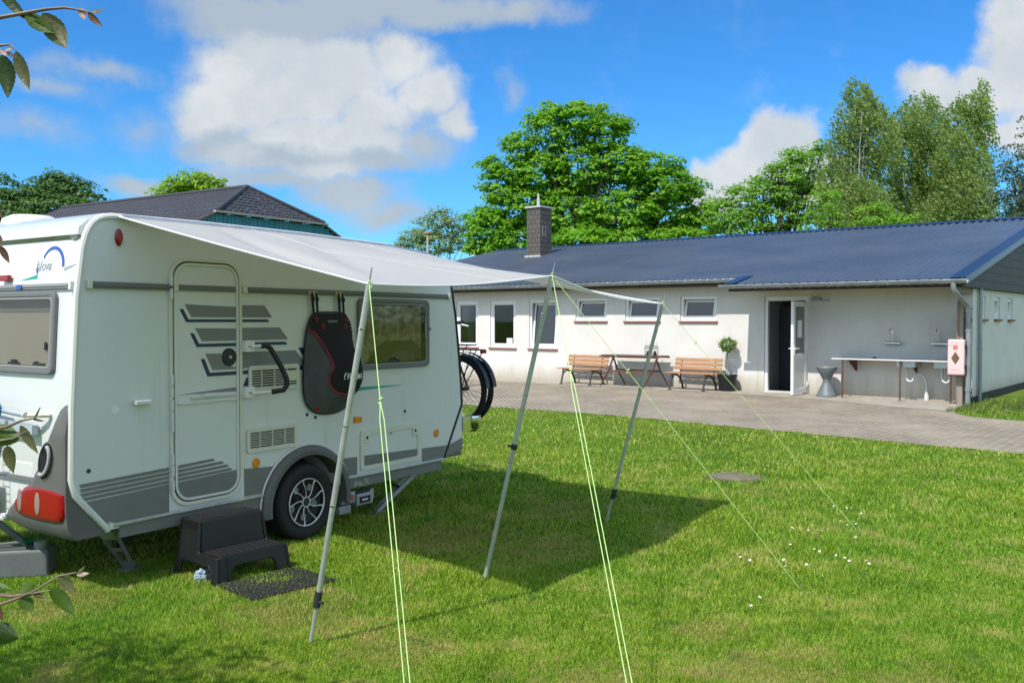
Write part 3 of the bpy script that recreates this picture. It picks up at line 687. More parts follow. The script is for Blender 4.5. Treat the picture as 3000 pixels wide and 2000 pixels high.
for x in (-.95, .36): MB().prism([(-.25, TZ-.024), (.33, TZ-.024), (.33, TZ-.30), (.29, TZ-.30)], x-.012, x+.012, axis='x').build('bracket', M_rust, ct)
def tap(label, x):
    t = bthing('wall_tap', label, 'tap', x, -.0, z=1.22, group='taps on the wall above the counter')
    t.scale = (1.25,)*3
    mb = MB(); mb.tube([(-.09, -.06, .02), (.09, -.06, .02)], .022, 12); mb.tube([(-.07, 0, .02), (-.07, -.06, .02)], .018, 10); mb.tube([(.07, 0, .02), (.07, -.06, .02)], .018, 10); mb.build('body', M_chrome, t, smooth=True)
    for s in (-1, 1): MB().tube([(s*.09, -.06, .02), (s*.13, -.06, .02)], .03, 10).build('knob', M_chrome, t, smooth=True)
    MB().tube([(0, -.06, .03), (0, -.07, .18), (-.005, -.09, .26), (-.012, -.13, .285), (-.02, -.17, .27), (-.022, -.185, .23)], .010, 8).build('spout', M_chrome, t, smooth=True)
tap('chrome wall tap above the left sink of the counter', -1.31); tap('chrome wall tap beside the pink fire box', -.33)
MB().lathe([(.001, .0), (.05, .0), (.05, .02), (.02, .045), (.001, .05)], 10).build('x', M_dark) if False else None
sp2 = bthing('soap_lump', 'small dark scrubber left on the steel counter', 'scrubber', -1.62, -.33, z=TZ+.0135)
MB().lathe([(.001, .0), (.05, .0), (.055, .015), (.03, .04), (.001, .045)], 10).build('sponge', M_dark, sp2, smooth=True)
# fire extinguisher box
fx = bthing('extinguisher_box', 'sun-bleached pink fire extinguisher box fixed to the wooden post', 'fire box', .21, -.803, z=0)
M_pink = mat('faded_pink', (.74, .50, .50), .5, var=(2.2, (.78, .62, .61), .35, .7)); M_fr = mat('fire_red', (.6, .05, .03), .5)
MB().box((-.155, -.20, .63), (.165, -.095, 1.36)).build('door', M_pink, fx, bevel=.03, seg=3)
MB().box((-.150, -.094, .615), (.160, -.001, 1.35)).build('case', mat('faded_red', (.45, .12, .14), .5), fx, bevel=.02)
mb = MB(); mb.box((.166, -.16, .76), (.185, -.06, .84)); mb.box((.166, -.16, 1.17), (.185, -.06, 1.25)); mb.build('latch', M_black, fx)
MB().prism([(-.04, .0), (0, .13), (.04, 0)][::1]+[(0, -.13)], -.206, -.2005, Matrix.Translation((0, 0, .98)) @ Matrix.Scale(2.0, 4, (1, 0, 0)) @ Matrix.Translation((0, 0, 0))).build('inspection_window', mat('amber_glass', (.16, .10, .06), .15, coat=.8), fx)
sg = MB().box((-.04, -.204, 1.16), (.04, -.2005, 1.24)).build('pictogram', M_fr, fx)
mw = mat('sign_white', (.85, .82, .8), .5)
s_ = MB(); s_.tube([(-.02, -.2045, 1.175), (-.02, -.2045, 1.225), (.0, -.2045, 1.23), (.018, -.2045, 1.215), (.012, -.2045, 1.19), (-.002, -.2045, 1.175)], .003, 4); s_.tube([(.01, -.2045, 1.19), (.03, -.2045, 1.172)], .003, 4); s_.build('hose_symbol', mw, sg)
sg2 = MB().frame(-.06, .06, .735, .77, .007, -.204, -.2005).build('instruction_label', M_fr, fx)
MB().box((-.053, -.203, .742), (.053, -.2007, .763)).build('label_field', mw, sg2)

# ================================================================== CARAVAN  (local x forward, y towards its far side, z up; y=0 is the near side wall)
W0 = Vector((-1.651, 7.359, 0)); CR = R(56)
CM = Matrix.Translation(W0) @ Matrix.Rotation(CR, 4, 'Z')
cv = thing('caravan', 'white touring caravan with grey stripes and a sun canopy on its door side', 'caravan', W0, CR)
REAR = [(.40, -1.70), (.66, -1.925), (.76, -1.95), (1.2, -1.94), (1.9, -1.90), (2.2, -1.86), (2.28, -1.838), (2.33, -1.815), (2.365, -1.79), (2.392, -1.755), (2.408, -1.715), (2.418, -1.66)]
def sr(z):
    return float(np.interp(z, [a for a, b in REAR], [b for a, b in REAR]))
arch = [(.415*math.cos(a), .30+.415*math.sin(a)) for a in [R(168)-R(156)*k/16 for k in range(17)]]
prof = [(b, a) for a, b in REAR]+[(-1.0, 2.426), (0, 2.424), (1.0, 2.402), (1.5, 2.36), (1.72, 2.33), (1.84, 2.22), (1.90, 2.10), (1.97, 1.80), (2.02, 1.45), (2.055, 1.15), (2.07, .93), (1.78, .42)]
WB = 2.12
bottom = [(.45, .40)]+arch[::-1]+[(-.45, .40)]
poly = prof+bottom
MB().prism(poly, 0, WB).build('body', M_white, cv, smooth=True)
# lower skirt under the sill rail
for a_, b_ in ((-1.62, -.44), (.46, 1.74)): MB().box((a_, -.004, .335), (b_, .02, .425)).build('skirt', M_greydecal, cv)
MB().box((-1.3, .42, .25), (1.7, WB-.3, .398)).build('chassis', M_dark, cv)
# front gas locker beyond the diagonal seam
MB().prism([(1.795, .44), (2.075, .93), (2.10, .90), (2.095, .50), (2.08, .475)], .012, WB-.012).build('gas_locker', M_white, cv, bevel=.006)
MB().prism([(1.85, .545), (2.0965, .60), (2.0965, .50), (2.08, .476), (1.81, .446)], .008, .0115).build('locker_stripe', M_greydecal, cv)
mb = MB(); mb.box((1.83, .02, .43), (2.085, WB-.02, .4735)); mb.build('locker_base', M_plast, cv)
# edge piping
mb = MB(); pts = [(x, -.004, z) for (z, x) in REAR]
mb.tube([(-1.70, -.004, .40)]+[(x, -.004, z) for (x, z) in prof[1:15]], .021, 8); mb.build('edge_trim', M_trim, cv, smooth=True)
mb = MB(); mb.tube([(x, .0, z) for (x, z) in prof[16:]], .013, 8); mb.build('edge_trim', M_blackm, cv, smooth=True)
MB().tube([(x, WB, z) for (x, z) in prof[:15]], .018, 8).build('edge_trim', M_trim, cv, smooth=True)
mb = MB(); mb.tube([(-1.60, -.03, 2.418), (-1.0, -.03, 2.422), (0, -.03, 2.420), (1.0, -.03, 2.398), (1.5, -.03, 2.36)], .016, 8); mb.build('awning_rail', M_alu, cv, smooth=True)
# roof cap seam on the rear wall and roof vent
mb = MB(); zc = 2.30; mb.prism([(sr(2.27)-.001, 2.285), (sr(2.27)-.028, 2.29), (sr(2.31)-.040, 2.335), (sr(2.37)-.022, 2.385), (-1.70, 2.435), (-1.2, 2.446), (-1.2, 2.432), (-1.70, 2.420), (sr(2.38), 2.38), (sr(2.3), 2.30)], .022, WB-.022); mb.build('roof_cap', M_white, cv, smooth=True)
mb = MB(); mb.tube([(sr(2.285)-.012, .1, 2.280), (sr(2.285)-.012, WB-.1, 2.280)], .010, 6); mb.tube([(sr(2.285)-.014, .06, 2.283), (sr(2.285)-.014, .12, 2.283)], .018, 8); mb.build('rain_gutter', M_alu, cv)
mb = MB(); mb.lathe([(.20, 0), (.21, .03), (.20, .07), (.14, .10), (.001, .11)], 20, c=(-1.36, 1.49, 2.44)); mb.build('roof_vent', M_cream, cv, smooth=True)
mb = MB(); mb.lathe([(.12, 0), (.12, .04), (.07, .06), (.001, .065)], 16, c=(-1.5, 1.80, 2.43)); mb.build('roof_vent', M_trim, cv, smooth=True)
# side rails
def rail(x0, x1, z, name='side_rail'):
    mb = MB(); mb.box((x0, -.020, z-.021), (x1, -.001, z+.021)); mb.box((x0+.03, -.026, z-.009), (x1-.03, -.021, z+.012)); r_ = mb.build(name, M_wframe, cv, bevel=.004)
    mb = MB()
    for x in (x0, x1): mb.box((x-.018, -.027, z-.027), (x+.018, -.0, z+.027))
    mb.build('end_cap', M_cream, r_, bevel=.004)
rail(-1.82, -1.19, 1.975); rail(-.595, 1.86, 1.975)
# sill rail
for a, b in ((-1.68, -.43), (.47, 1.77)):
    mb = MB(); mb.box((a, -.022, .418), (b, -.001, .442)); mb.box((a, -.03, .423), (b, -.0225, .434)); mb.build('sill_rail', M_alu, cv, bevel=.003)
MB().box((-1.705, -.033, .408), (-1.682, .0, .45)).build('sill_end_cap', M_cream, cv)
# ---- graphics on the side wall
def decal(name, poly, m, y=-.0025, parent=cv, th=.002): return MB().prism(poly, y, y+th).build(name, m, parent)
# lower grey stripe: solid band, thin pale lines above it
top_l = lambda x: float(np.interp(x, [-1.85, -.66], [.605, .655]))
decal('lower_stripe', [(-1.865, .605), (-1.245, .632), (-1.245, .44), (-1.71, .44)], M_greydecal)
decal('lower_stripe', [(-.60, .650), (-.30, .632), (-.36, .5), (-.43, .445), (-.60, .445)], M_greydecal)
for a, b in ((.36, .60), (1.46, 1.90)):
    za = .600-(a-.4)*.032; zb = .600-(b-.4)*.032
    decal('lower_stripe', [(a, za), (b, zb), (b-.0 if b < 1 else 1.80, .445), (a+.07 if a < 1 else a, .445)], M_greydecal)
for k in range(4):
    z0 = .612+.029*k
    decal('stripe_line', [(-1.87-.004*k, z0), (-1.245, z0+.024), (-1.245, z0+.024+.023), (-1.885-.004*k, z0+.023)], M_greydecal)
# ---- door
DX0, DX1, DZ0, DZ1 = -1.225, -.635, .475, 2.17
ring(MB(), rrect(DX0-.014, DX1+.014, DZ0-.014, DZ1+.014, .145), rrect(DX0+.012, DX1-.012, DZ0+.012, DZ1-.012, .125), -.016, -.001).build('door_surround', M_cream, cv, bevel=.004)
dr = MB().prism(rrect(DX0+.022, DX1-.022, DZ0+.022, DZ1-.022, .12), -.010, -.0012).build('door', M_white, cv)
ring(MB(), rrect(DX0+.022, DX1-.022, DZ0+.022, DZ1-.022, .12), rrect(DX0+.040, DX1-.040, DZ0+.040, DZ1-.040, .10), -.020, -.0105).build('door_edge', M_trim, dr, bevel=.003)
ring(MB(), rrect(DX0+.0125, DX1-.0125, DZ0+.0125, DZ1-.0125, .125), rrect(DX0+.0215, DX1-.0215, DZ0+.0215, DZ1-.0215, .12), -.006, -.002).build('door_seal', M_black, cv)
mb = MB(); mb.box((DX0+.042, -.024, 1.168), (DX1-.042, -.0105, 1.190)); mb.box((DX0+.15, -.032, 1.205), (DX1-.05, -.0105, 1.216)); mb.build('door_rail', M_trim, dr, bevel=.003)
mb = MB(); mb.box((-.98, -.045, 1.208), (-.87, -.0105, 1.235)); mb.build('door_catch', M_trim, dr, bevel=.005)
mb = MB(); mb.box((DX0+.05, -.022, 1.955), (DX1-.05, -.0105, 1.995)); mb.build('door_upper_rail', M_wframe, dr, bevel=.003)
hg = MB()
for z in (.62, .72, .80, 1.02, 1.09, 1.17, 1.26, 1.34, 1.93, 2.02): hg.tube([(DX0-.004, -.026, z-.035), (DX0-.004, -.026, z+.035)], .010, 6)
hg.build('hinge', M_trim, dr)
def swoosh(x0, x1, z, hgt, slant, wv=0.0):
    """grey parallelogram with navy underline, cut into pieces at the door edges"""
    return
YD = -.0135; YW = -.0035
def piece(name, poly, m, y, parent): return MB().prism(poly, y, y+.0022).build(name, m, parent)
# top panel z 1.78-1.86
piece('stripe_panel', [(-1.115, 1.862), (-.678, 1.848), (-.678, 1.772), (-1.06, 1.772)], M_darkdecal, YD, dr)
piece('stripe_panel', [(-.608, 1.862), (-.40, 1.862), (-.325, 1.772), (-.608, 1.772)], M_darkdecal, YW, cv)
piece('navy_line', [(-1.157, 1.828), (-1.128, 1.828), (-1.086, 1.757), (-.678, 1.757), (-.678, 1.737), (-1.103, 1.737)], M_navy, YD, dr)
piece('navy_line', [(-.608, 1.757), (-.372, 1.757), (-.350, 1.737), (-.608, 1.737)], M_navy, YW, cv)
piece('stripe_panel', [(-1.03, 1.695), (-.678, 1.69), (-.678, 1.603), (-.973, 1.603)], M_darkdecal, YD, dr)
piece('stripe_panel', [(-.608, 1.695), (-.25, 1.695), (-.165, 1.603), (-.608, 1.603)], M_darkdecal, YW, cv)
piece('navy_line', [(-1.072, 1.660), (-1.043, 1.660), (-1.0, 1.585), (-.678, 1.585), (-.678, 1.562), (-1.018, 1.562)], M_navy, YD, dr)
piece('navy_line', [(-.608, 1.585), (-.195, 1.585), (-.172, 1.562), (-.608, 1.562)], M_navy, YW, cv)
piece('stripe_panel', [(-.945, 1.515), (-.81, 1.512), (-.80, 1.46), (-.76, 1.425), (-.70, 1.41), (-.678, 1.412), (-.678, 1.395), (-.885, 1.395)], M_darkdecal, YD, dr)
piece('stripe_panel', [(-.608, 1.515), (-.09, 1.515), (.04, 1.38), (-.12, 1.388), (-.54, 1.405), (-.608, 1.39)], M_darkdecal, YW, cv)
piece('navy_line', [(-.985, 1.478), (-.955, 1.478), (-.91, 1.378), (-.678, 1.378), (-.678, 1.352), (-.93, 1.352)], M_navy, YD, dr)
piece('navy_line', [(-.608, 1.378), (-.545, 1.383), (-.545, 1.352), (-.608, 1.352)], M_navy, YW, cv)
piece('navy_line', [(-.605, 1.262), (-.548, 1.262), (-.548, 1.325), (-.575, 1.325)], M_navy, YW, cv)
piece('navy_line', [(-.07, 1.39), (.02, 1.39), (.04, 1.36), (-.07, 1.36)], M_navy, YW, cv)
piece('navy_line', [(-.06, 1.535), (.06, 1.535), (.06, 1.48), (-.02, 1.48)], M_navy, YW, cv)
piece('arrow_line', [(-1.17, 1.237), (-.678, 1.262), (-.678, 1.232)], M_darkdecal, YD, dr)
piece('lower_stripe', [(-1.20, .634), (-.68, .655), (-.678, .56), (-.70, .53), (-.74, .5), (-1.13, .5), (-1.17, .52), (-1.20, .58)], M_greydecal, YD, dr)
for k in range(4):
    z0 = .640+.029*k; xr = [-.715, -.745, -.79, -.87][k]
    piece('stripe_line', [(-1.203, z0), (xr, z0+.019), (xr-.02, z0+.037), (-1.203, z0+.023)], M_greydecal, YD, dr)
piece('teal_arrow', [(.52, 1.185), (.52, 1.150), (1.17, 1.170), (1.17, 1.173)], M_teal, YW, cv)
lk = MB().lathe([(.066, 0), (.066, .004), (.060, .009), (.001, .009)], 24, M=Matrix.Rotation(R(90), 4, 'X')); lk.v = [(x-.74, y-.0110, z+1.483) for x, y, z in lk.v]; lk.build('door_lock', M_black, dr)
lk = MB().lathe([(.012, 0), (.012, .004), (.001, .004)], 10, M=Matrix.Rotation(R(90), 4, 'X')); lk.v = [(x-.735, y-.0205, z+1.483) for x, y, z in lk.v]; lk.build('keyhole', M_brass, dr)
# swing-out entry handle
M_hw = mat('handle_white', (.80, .81, .80), .3)
hm = MB().tube([(-.50, -.075, 1.56), (-.455, -.085, 1.56), (-.43, -.10, 1.54), (-.37, -.15, 1.40), (-.335, -.17, 1.31), (-.335, -.17, 1.26), (-.36, -.16, 1.225), (-.43, -.11, 1.215)], .020, 10).build('entry_handle', M_black, cv, smooth=True)
for za, zb, q0, q1 in ((1.515, 1.60, (-.575, -.06, 1.555), (-.50, -.075, 1.56)), (1.175, 1.26, (-.575, -.06, 1.212), (-.43, -.11, 1.217))):
    MB().box((-.622, -.055, za), (-.535, -.004, zb)).build('mount', M_hw, hm, bevel=.008); MB().tube([q0, q1], .014, 10).build('pivot', M_hw, hm, smooth=True)
    MB().box((-.60, -.0565, za+.037), (-.56, -.0552, za+.043)).build('slot', M_black, hm)
# small catch on the wall, stoppers, round sticker, plugs
MB().box((-1.52, -.045, 1.193), (-1.40, -.001, 1.222)).build('door_retainer', M_trim, cv, bevel=.005)
def disc(name, x, z, r, m, h=.004, parent=cv):
    d = MB().lathe([(r, 0), (r, h*.6), (r*.8, h), (.001, h)], 18, M=Matrix.Rotation(R(90), 4, 'X')); d.v = [(a+x, b-.001, c+z) for a, b, c in d.v]; return d.build(name, m, parent)
disc('round_patch', -1.64, 1.17, .03, mat('pale_patch', (.82, .83, .80), .5), .0015)
for x, z in ((-1.83, .80), (.03, 1.0), (.12, .97), (1.22, .93), (1.58, 1.67)): disc('screw_cap', x, z, .014, M_navy, .006)
for x, z in ((-.49, .68), (1.67, .69)): disc('side_reflector', x, z, .036, M_orange, .012)
MB().box((.56, -.02, .885), (.645, -.001, .935)).build('side_marker', M_orange, cv, bevel=.004)
e_ = MB().lathe([(.028, 0), (.028, .012), (.02, .025), (.001, .03)], 18, M=Matrix.Rotation(R(90), 4, 'X') @ Matrix.Scale(2.0, 4, (0, 1, 0))); e_.v = [(a-1.61, b-.001, c+2.285) for a, b, c in e_.v]; e_.build('marker_lamp', M_redd, cv)
e_ = MB().lathe([(.034, 0), (.034, .006), (.001, .006)], 18, M=Matrix.Rotation(R(90), 4, 'X') @ Matrix.Scale(1.95, 4, (0, 1, 0))); e_.v = [(a-1.61, b-.0, c+2.285) for a, b, c in e_.v]; e_.build('lamp_base', M_trim, cv)
# vents
def vent(x0, x1, z0, z1, split=None):
    f = ring(MB(), rrect(x0, x1, z0, z1, .025, 4), rrect(x0+.028, x1-.028, z0+.028, z1-.028, .006, 4), -.016, -.001).build('vent_grille', M_cream, cv, bevel=.003)
    MB().box((x0+.02, -.0035, z0+.02), (x1-.02, -.0008, z1-.02)).build('vent_back', M_dark, f)
    mb = MB(); n = int((z1-z0-.056)/.0155)
    for k in range(n):
        z = z0+.032+k*(z1-z0-.064)/max(1, n-1)
        mb.box((x0+.028, -.013, z-.0028), (x1-.028, -.0045, z+.0035))
    for k in range(1, 4):
        x = x0+(x1-x0)*k/4; mb.box((x-.003, -.0125, z0+.028), (x+.003, -.0046, z1-.028))
    mb.build('slat', M_cream, f)
    if split: MB().box((x1-.135, -.0145, z0+.065), (x1-.03, -.0132, z1-.055)).build('vent_blank', M_cream, f)
vent(-.56, -.06, 1.215, 1.41, True); vent(-.58, -.085, .76, .945)
# hatch
hf = ring(MB(), rrect(.635, 1.43, .465, .81, .03, 4), rrect(.675, 1.385, .505, .765, .02, 4), -.014, -.001).build('service_hatch', M_cream, cv, bevel=.003)
MB().prism(rrect(.676, 1.384, .506, .764, .02, 4), -.006, -.001).build('hatch_panel', M_white, hf)
piece('lower_stripe', [(.677, .594), (1.383, .572), (1.383, .507), (.677, .507)], M_greydecal, -.0085, hf)
for x in (.71, 1.35): d = MB().box((x-.035, -.017, .70), (x+.035, -.0062, .78)).build('lock_plate', M_cream, hf, bevel=.01); 
for x in (.71, 1.35): disc('lock', x, .745, .013, M_dark, .003, hf).location = (0, -.0165, 0)
disc('hook', 1.02, .752, .008, M_galv, .02, hf)
decal('small_flap', [(.42, .75), (.475, .75), (.475, .62), (.42, .62)], M_cream, -.012, cv, .011)
decal('worn_sticker', [(.56, .39), (.74, .40), (.73, .345), (.555, .338)], mat('sticker_grey', (.30, .34, .29), .6, var=(45, (.14, .14, .13), .45, .55)), -.0075, cv)
# ---- windows
def cwin(x0, x1, z0, z1, M, n, curtain=True):
    """framed hinged acrylic window lying on the plane y=0 facing -y, carried by M"""
    mb = ring(MB(), rrect(x0, x1, z0, z1, .05, 6), rrect(x0+.035, x1-.035, z0+.035, z1-.035, .035, 6), -.030, -.001)
    def F(b): b.v = [tuple(M @ Vector(p)) for p in b.v]; return b
    f = F(mb).build('window', M_wframe, cv, bevel=.008)
    F(ring(MB(), rrect(x0+.036, x1-.036, z0+.036, z1-.036, .035, 6), rrect(x0+.05, x1-.05, z0+.05, z1-.05, .03, 6), -.026, -.002)).build('seal', M_wframel, f, bevel=.003)
    F(MB().prism(rrect(x0+.048, x1-.048, z0+.048, z1-.048, .03, 6), -.0225, -.0205)).build('pane', M_glass, f)
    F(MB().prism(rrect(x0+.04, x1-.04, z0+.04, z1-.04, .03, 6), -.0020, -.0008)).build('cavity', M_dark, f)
    return f, F
fw, F = cwin(.60, 1.545, 1.325, 1.935, Matrix.Identity(4), 0)
mb = MB(); nx, nz = 90, 4; x0, x1 = .665, 1.44; vs = []; 
for i in range(nx+1):
    x = x0+(x1-x0)*i/nx
    for j in range(nz+1):
        z = 1.385+(1.875-1.385)*j/nz; vs.append((x, -.011+.006*math.sin(i*.72+.5*math.sin(i*.13))*(1-.3*j/nz), z))
fs = [(i*(nz+1)+j, (i+1)*(nz+1)+j, (i+1)*(nz+1)+j+1, i*(nz+1)+j+1) for i in range(nx) for j in range(nz)]
mb.add(vs, fs); mb.build('curtain', M_curtain, fw, smooth=True)
MB().prism([(.70, 1.386), (1.44, 1.386), (1.42, 1.50), (1.30, 1.57), (.95, 1.57), (.82, 1.52)], -.0195, -.0185).build('seat_cushion', mat('cushion_olive', (.20, .21, .13), .9), fw)
MB().prism([(1.02, 1.39), (1.32, 1.39), (1.34, 1.44), (1.28, 1.48), (1.1, 1.48), (1.02, 1.44)], -.0202, -.0197).build('cushion', mat('cushion_rose', (.36, .30, .26), .9, var=(22, (.25, .22, .2), .45, .6)), fw)
MB().box((.98, -.0235, 1.385), (1.13, -.0197, 1.40)).tube([(1.0, -.0245, 1.40), (1.04, -.0245, 1.42), (1.11, -.0245, 1.395)], .006, 6).build('window_catch', M_black, fw)
for xa in (.74, 1.35): MB().box((xa, -.026, 1.38), (xa+.08, -.0228, 1.395)).build('window_catch', M_black, fw)
mb = MB(); mb.tube([(1.485, -.0235, 1.60), (1.485, -.0235, 1.78)], .005, 6); mb.tube([(1.485, -.0235, 1.60), (1.50, -.0235, 1.57)], .008, 6); mb.build('window_stay', M_galv, fw)
# rear wall: plane through the rear face, slightly raked
rk = math.atan2(sr(1.9)-sr(1.2), .7)
RM = Matrix(((0, 1, 0, sr(1.2)), (-1, 0, 0, 0), (0, 0, 1, 1.2), (0, 0, 0, 1)))       # (x,y,z)->(y, -x, z): outward (-y) becomes -x
RM = Matrix.Translation((sr(1.2), 0, 1.2)) @ Matrix.Rotation(rk, 4, 'Y') @ Matrix(((0, 1, 0, 0), (-1, 0, 0, 0), (0, 0, 1, 0), (0, 0, 0, 1))) @ Matrix.Translation((0, 0, -1.2))
rw, F = cwin(-1.93, -.19, 1.405, 1.935, RM, 1)
F(MB().box((-1.86, -.0125, 1.46), (-.245, -.0095, 1.815))).build('blind', M_blind, rw)
F(MB().box((-1.86, -.0175, 1.805), (-.245, -.0128, 1.828))).build('blind_bar', M_wframel, rw)
for bx in ([((-.72, -.0265, 1.462), (-.58, -.0228, 1.475)), ((-.68, -.03, 1.4755), (-.62, -.0228, 1.492))], [((-.42, -.0265, 1.462), (-.28, -.0228, 1.475)), ((-.40, -.03, 1.4755), (-.36, -.0228, 1.485))], [((-.292, -.0265, 1.56), (-.268, -.0228, 1.61))]):
    mb = MB()
    for a_, b_ in bx: mb.box(a_, b_)
    F(mb).build('window_catch', M_black, rw)
mb = MB(); mb.box((-WB+.05, -.020, 1.95), (-.035, -.001, 1.985)); mb.box((-WB+.05, -.026, 1.963), (-.06, -.0205, 1.975)); F(mb); rr_ = mb.build('rear_rail', M_wframel, cv, bevel=.003)
mb = MB(); mb.box((-.045, -.028, 1.942), (-.02, -.0, 1.993)); F(mb); mb.build('end_cap', M_trim, rr_)
mb = MB(); mb.box((-.65, -.032, 1.952), (-.59, -.0268, 1.982)); F(mb); mb.build('blue_clip', M_blue, rr_)
mb = MB(); mb.box((-.88, -.03, 2.012), (-.765, -.001, 2.052)); F(mb); mb.build('brake_lamp', M_red, cv, bevel=.006)
rk2 = math.atan2(sr(2.2)-sr(1.9), .3)
RM2 = Matrix.Translation((sr(1.9), 0, 1.9)) @ Matrix.Rotation(rk2, 4, 'Y') @ Matrix(((0, 1, 0, 0), (-1, 0, 0, 0), (0, 0, 1, 0), (0, 0, 0, 1))) @ Matrix.Translation((0, 0, -1.9))
# emblem: script word with arc and two wedges
em = []
def edecal(nm, poly, m): b = MB().prism(poly, -.0030, -.0010); b.v = [tuple(RM2 @ Vector(p)) for p in b.v]; return b.build(nm, m, cv)
arc = []
for k in range(13):
    t = R(150-150*k/12); arc.append((-.305+.135*math.cos(t), 2.095+.135*math.sin(t)))
ain = []
for k in range(13):
    t = R(150-150*k/12); ain.append((-.312+.118*math.cos(t), 2.092+.117*math.sin(t)))
edecal('emblem_arc', arc+ain[::-1], M_blue)
edecal('emblem_wedge', [(-.165, 2.088), (-.165, 2.066), (-.03, 2.105)], M_silver)
edecal('emblem_wedge', [(-.47, 2.048), (-.47, 2.023), (-.665, 2.014)], M_teal)
edecal('emblem_bar', [(-.478, 2.092), (-.466, 2.092), (-.472, 2.053), (-.484, 2.053)], M_blue)
TM = (RM2 @ Matrix.Translation((-.502, -.0025, 2.068)) @ Matrix.Rotation(R(90), 4, 'X'))
text('N', .108, TM, M_silver, cv, 'emblem_lettering', shear=.28, sx=.72)
text('ova', .098, RM2 @ Matrix.Translation((-.437, -.0025, 2.075)) @ Matrix.Rotation(R(90), 4, 'X'), M_silver, cv, 'emblem_lettering', shear=.28, sx=.86)
# ---- corner bumper with light cluster
BT = [(.375, .50), (.40, .64), (.43, .75), (.47, .775), (.50, .745), (.61, .585), (.715, .45), (.84, .34), (1.0, .245), (1.11, .175), (1.19, .115), (1.225, .045)]
def b_tmax(z): return float(np.interp(z, [a for a, b in BT], [b for a, b in BT]))
def b_surf(t, z):                                    # outer surface of the corner moulding (x of the point at distance t from the side, height z)
    tm = b_tmax(z); e = max(0.0, min(1.0, (tm-t)/.11)); hz = .05*min(1, max(0, (1.235-z)/.20))**.6*min(1, max(0.02, (z-.372)/.09))**.5
    base = -1.944+.02*max(0, (.55-z)/.15)+.03*max(0, z-1.0)*.2
    return base-hz*math.sin(e*math.pi/2)+.012*math.exp(-t/.012)
def bumper(m_=False):
    b = MB(); NZ, NTT = 44, 20; vs = []
    for i in range(NZ+1):
        z = .375+(1.222-.375)*i/NZ; tm = b_tmax(z)
        for k in range(NTT+1):
            t = tm*(1-(1-k/NTT)**1.0); vs.append((b_surf(t, z) if k < NTT else min(sr(max(z, .7))+.004, b_surf(t, z)+.004), t, z))
    W_ = NTT+1; fs = [(i*W_+k, i*W_+k+1, (i+1)*W_+k+1, (i+1)*W_+k) for i in range(NZ) for k in range(NTT)]
    b.add(vs, fs)
    sv = []                                          # cheek on the side, down to the diagonal trim
    for i in range(NZ+1):
        z = .375+(1.222-.375)*i/NZ; xi = sr(z) if z > .66 else -1.70-(z-.40)*.865; sv += [(b_surf(0, z), 0, z), (max(xi, b_surf(0, z)+.002) if z > .40 else -1.69, 0, z)]
    b.add(sv, [(2*i, 2*i+1, 2*i+3, 2*i+2) for i in range(NZ)])
    b.add([(b_surf(.0, .375), 0, .375), (-1.69, 0, .375), (-1.69, .5, .375), (b_surf(.5, .375), .5, .375)], [(0, 1, 2, 3)])
    return b
bp = bumper().build('corner_bumper', M_plast, cv, smooth=True)
b2_ = bumper(); b2_.v = [(x, WB-y, z) for x, y, z in b2_.v]; b2_.build('corner_bumper', M_plast, cv, smooth=True)
MB().box((-1.90, .78, .43), (-1.86, WB-.78, .50)).build('bumper_bar', M_white, cv, bevel=.015)
MB().box((-1.952, .42, .44), (-1.72, WB-.42, .84)).build('rear_apron', M_white, cv, bevel=.02)
MB().box((-2.0, .72, .42), (-1.9, WB-.72, .47)).build('rear_step_bar', M_trim, cv, bevel=.02)
# lamp cluster on the bumper (plane x = const, normal -x)
def tz_lamp():
    out = [(.03, .668), (.10, .678), (.18, .684), (.30, .686), (.42, .684), (.50, .676), (.560, .66), (.59, .62), (.592, .58), (.59, .535), (.565, .508), (.50, .495), (.35, .488), (.22, .488), (.12, .49), (.05, .50), (.026, .54), (.022, .59), (.024, .64)]
    n = len(out); vs = []; LV = ((0, -.004), (.015, .010), (.06, .015), (.2, .016), (.4, .016), (.6, .016), (.8, .016), (.97, .016))
    for f, hgt in LV:
        for (t, z) in out:
            t = max(.006, t-.022); tt = t+(.28-t)*f; zz = z+(.59-z)*f; vs.append((b_surf(tt, zz)-hgt, tt, zz))
    fs = [(l*n+i, l*n+(i+1) % n, (l+1)*n+(i+1) % n, (l+1)*n+i) for l in range(len(LV)-1) for i in range(n)]+[tuple((len(LV)-1)*n+i for i in range(n))]
    b = MB(); b.add(vs, fs); return b
tl = tz_lamp().build('tail_lamp', M_red, cv, smooth=True)
b2_ = tz_lamp(); b2_.v = [(x, WB-y, z) for x, y, z in b2_.v]; b2_.build('tail_lamp', M_red, cv, smooth=True)
for t, w in ((.485, .026), (.275, .030)):
    vs = []
    e = MB(); base = b_surf(t, .592)-.0165
    M = Matrix.Translation((base-.001, t, .592)) @ Matrix.Rotation(R(-90), 4, 'Y') @ Matrix.Scale(.074, 4, (1, 0, 0)) @ Matrix.Scale(w, 4, (0, 1, 0))
    e.lathe([(1, -.006), (.96, .001), (.7, .004), (.001, .005)], 20, M=M); e.build('reversing_lens', M_clear, tl, smooth=True)
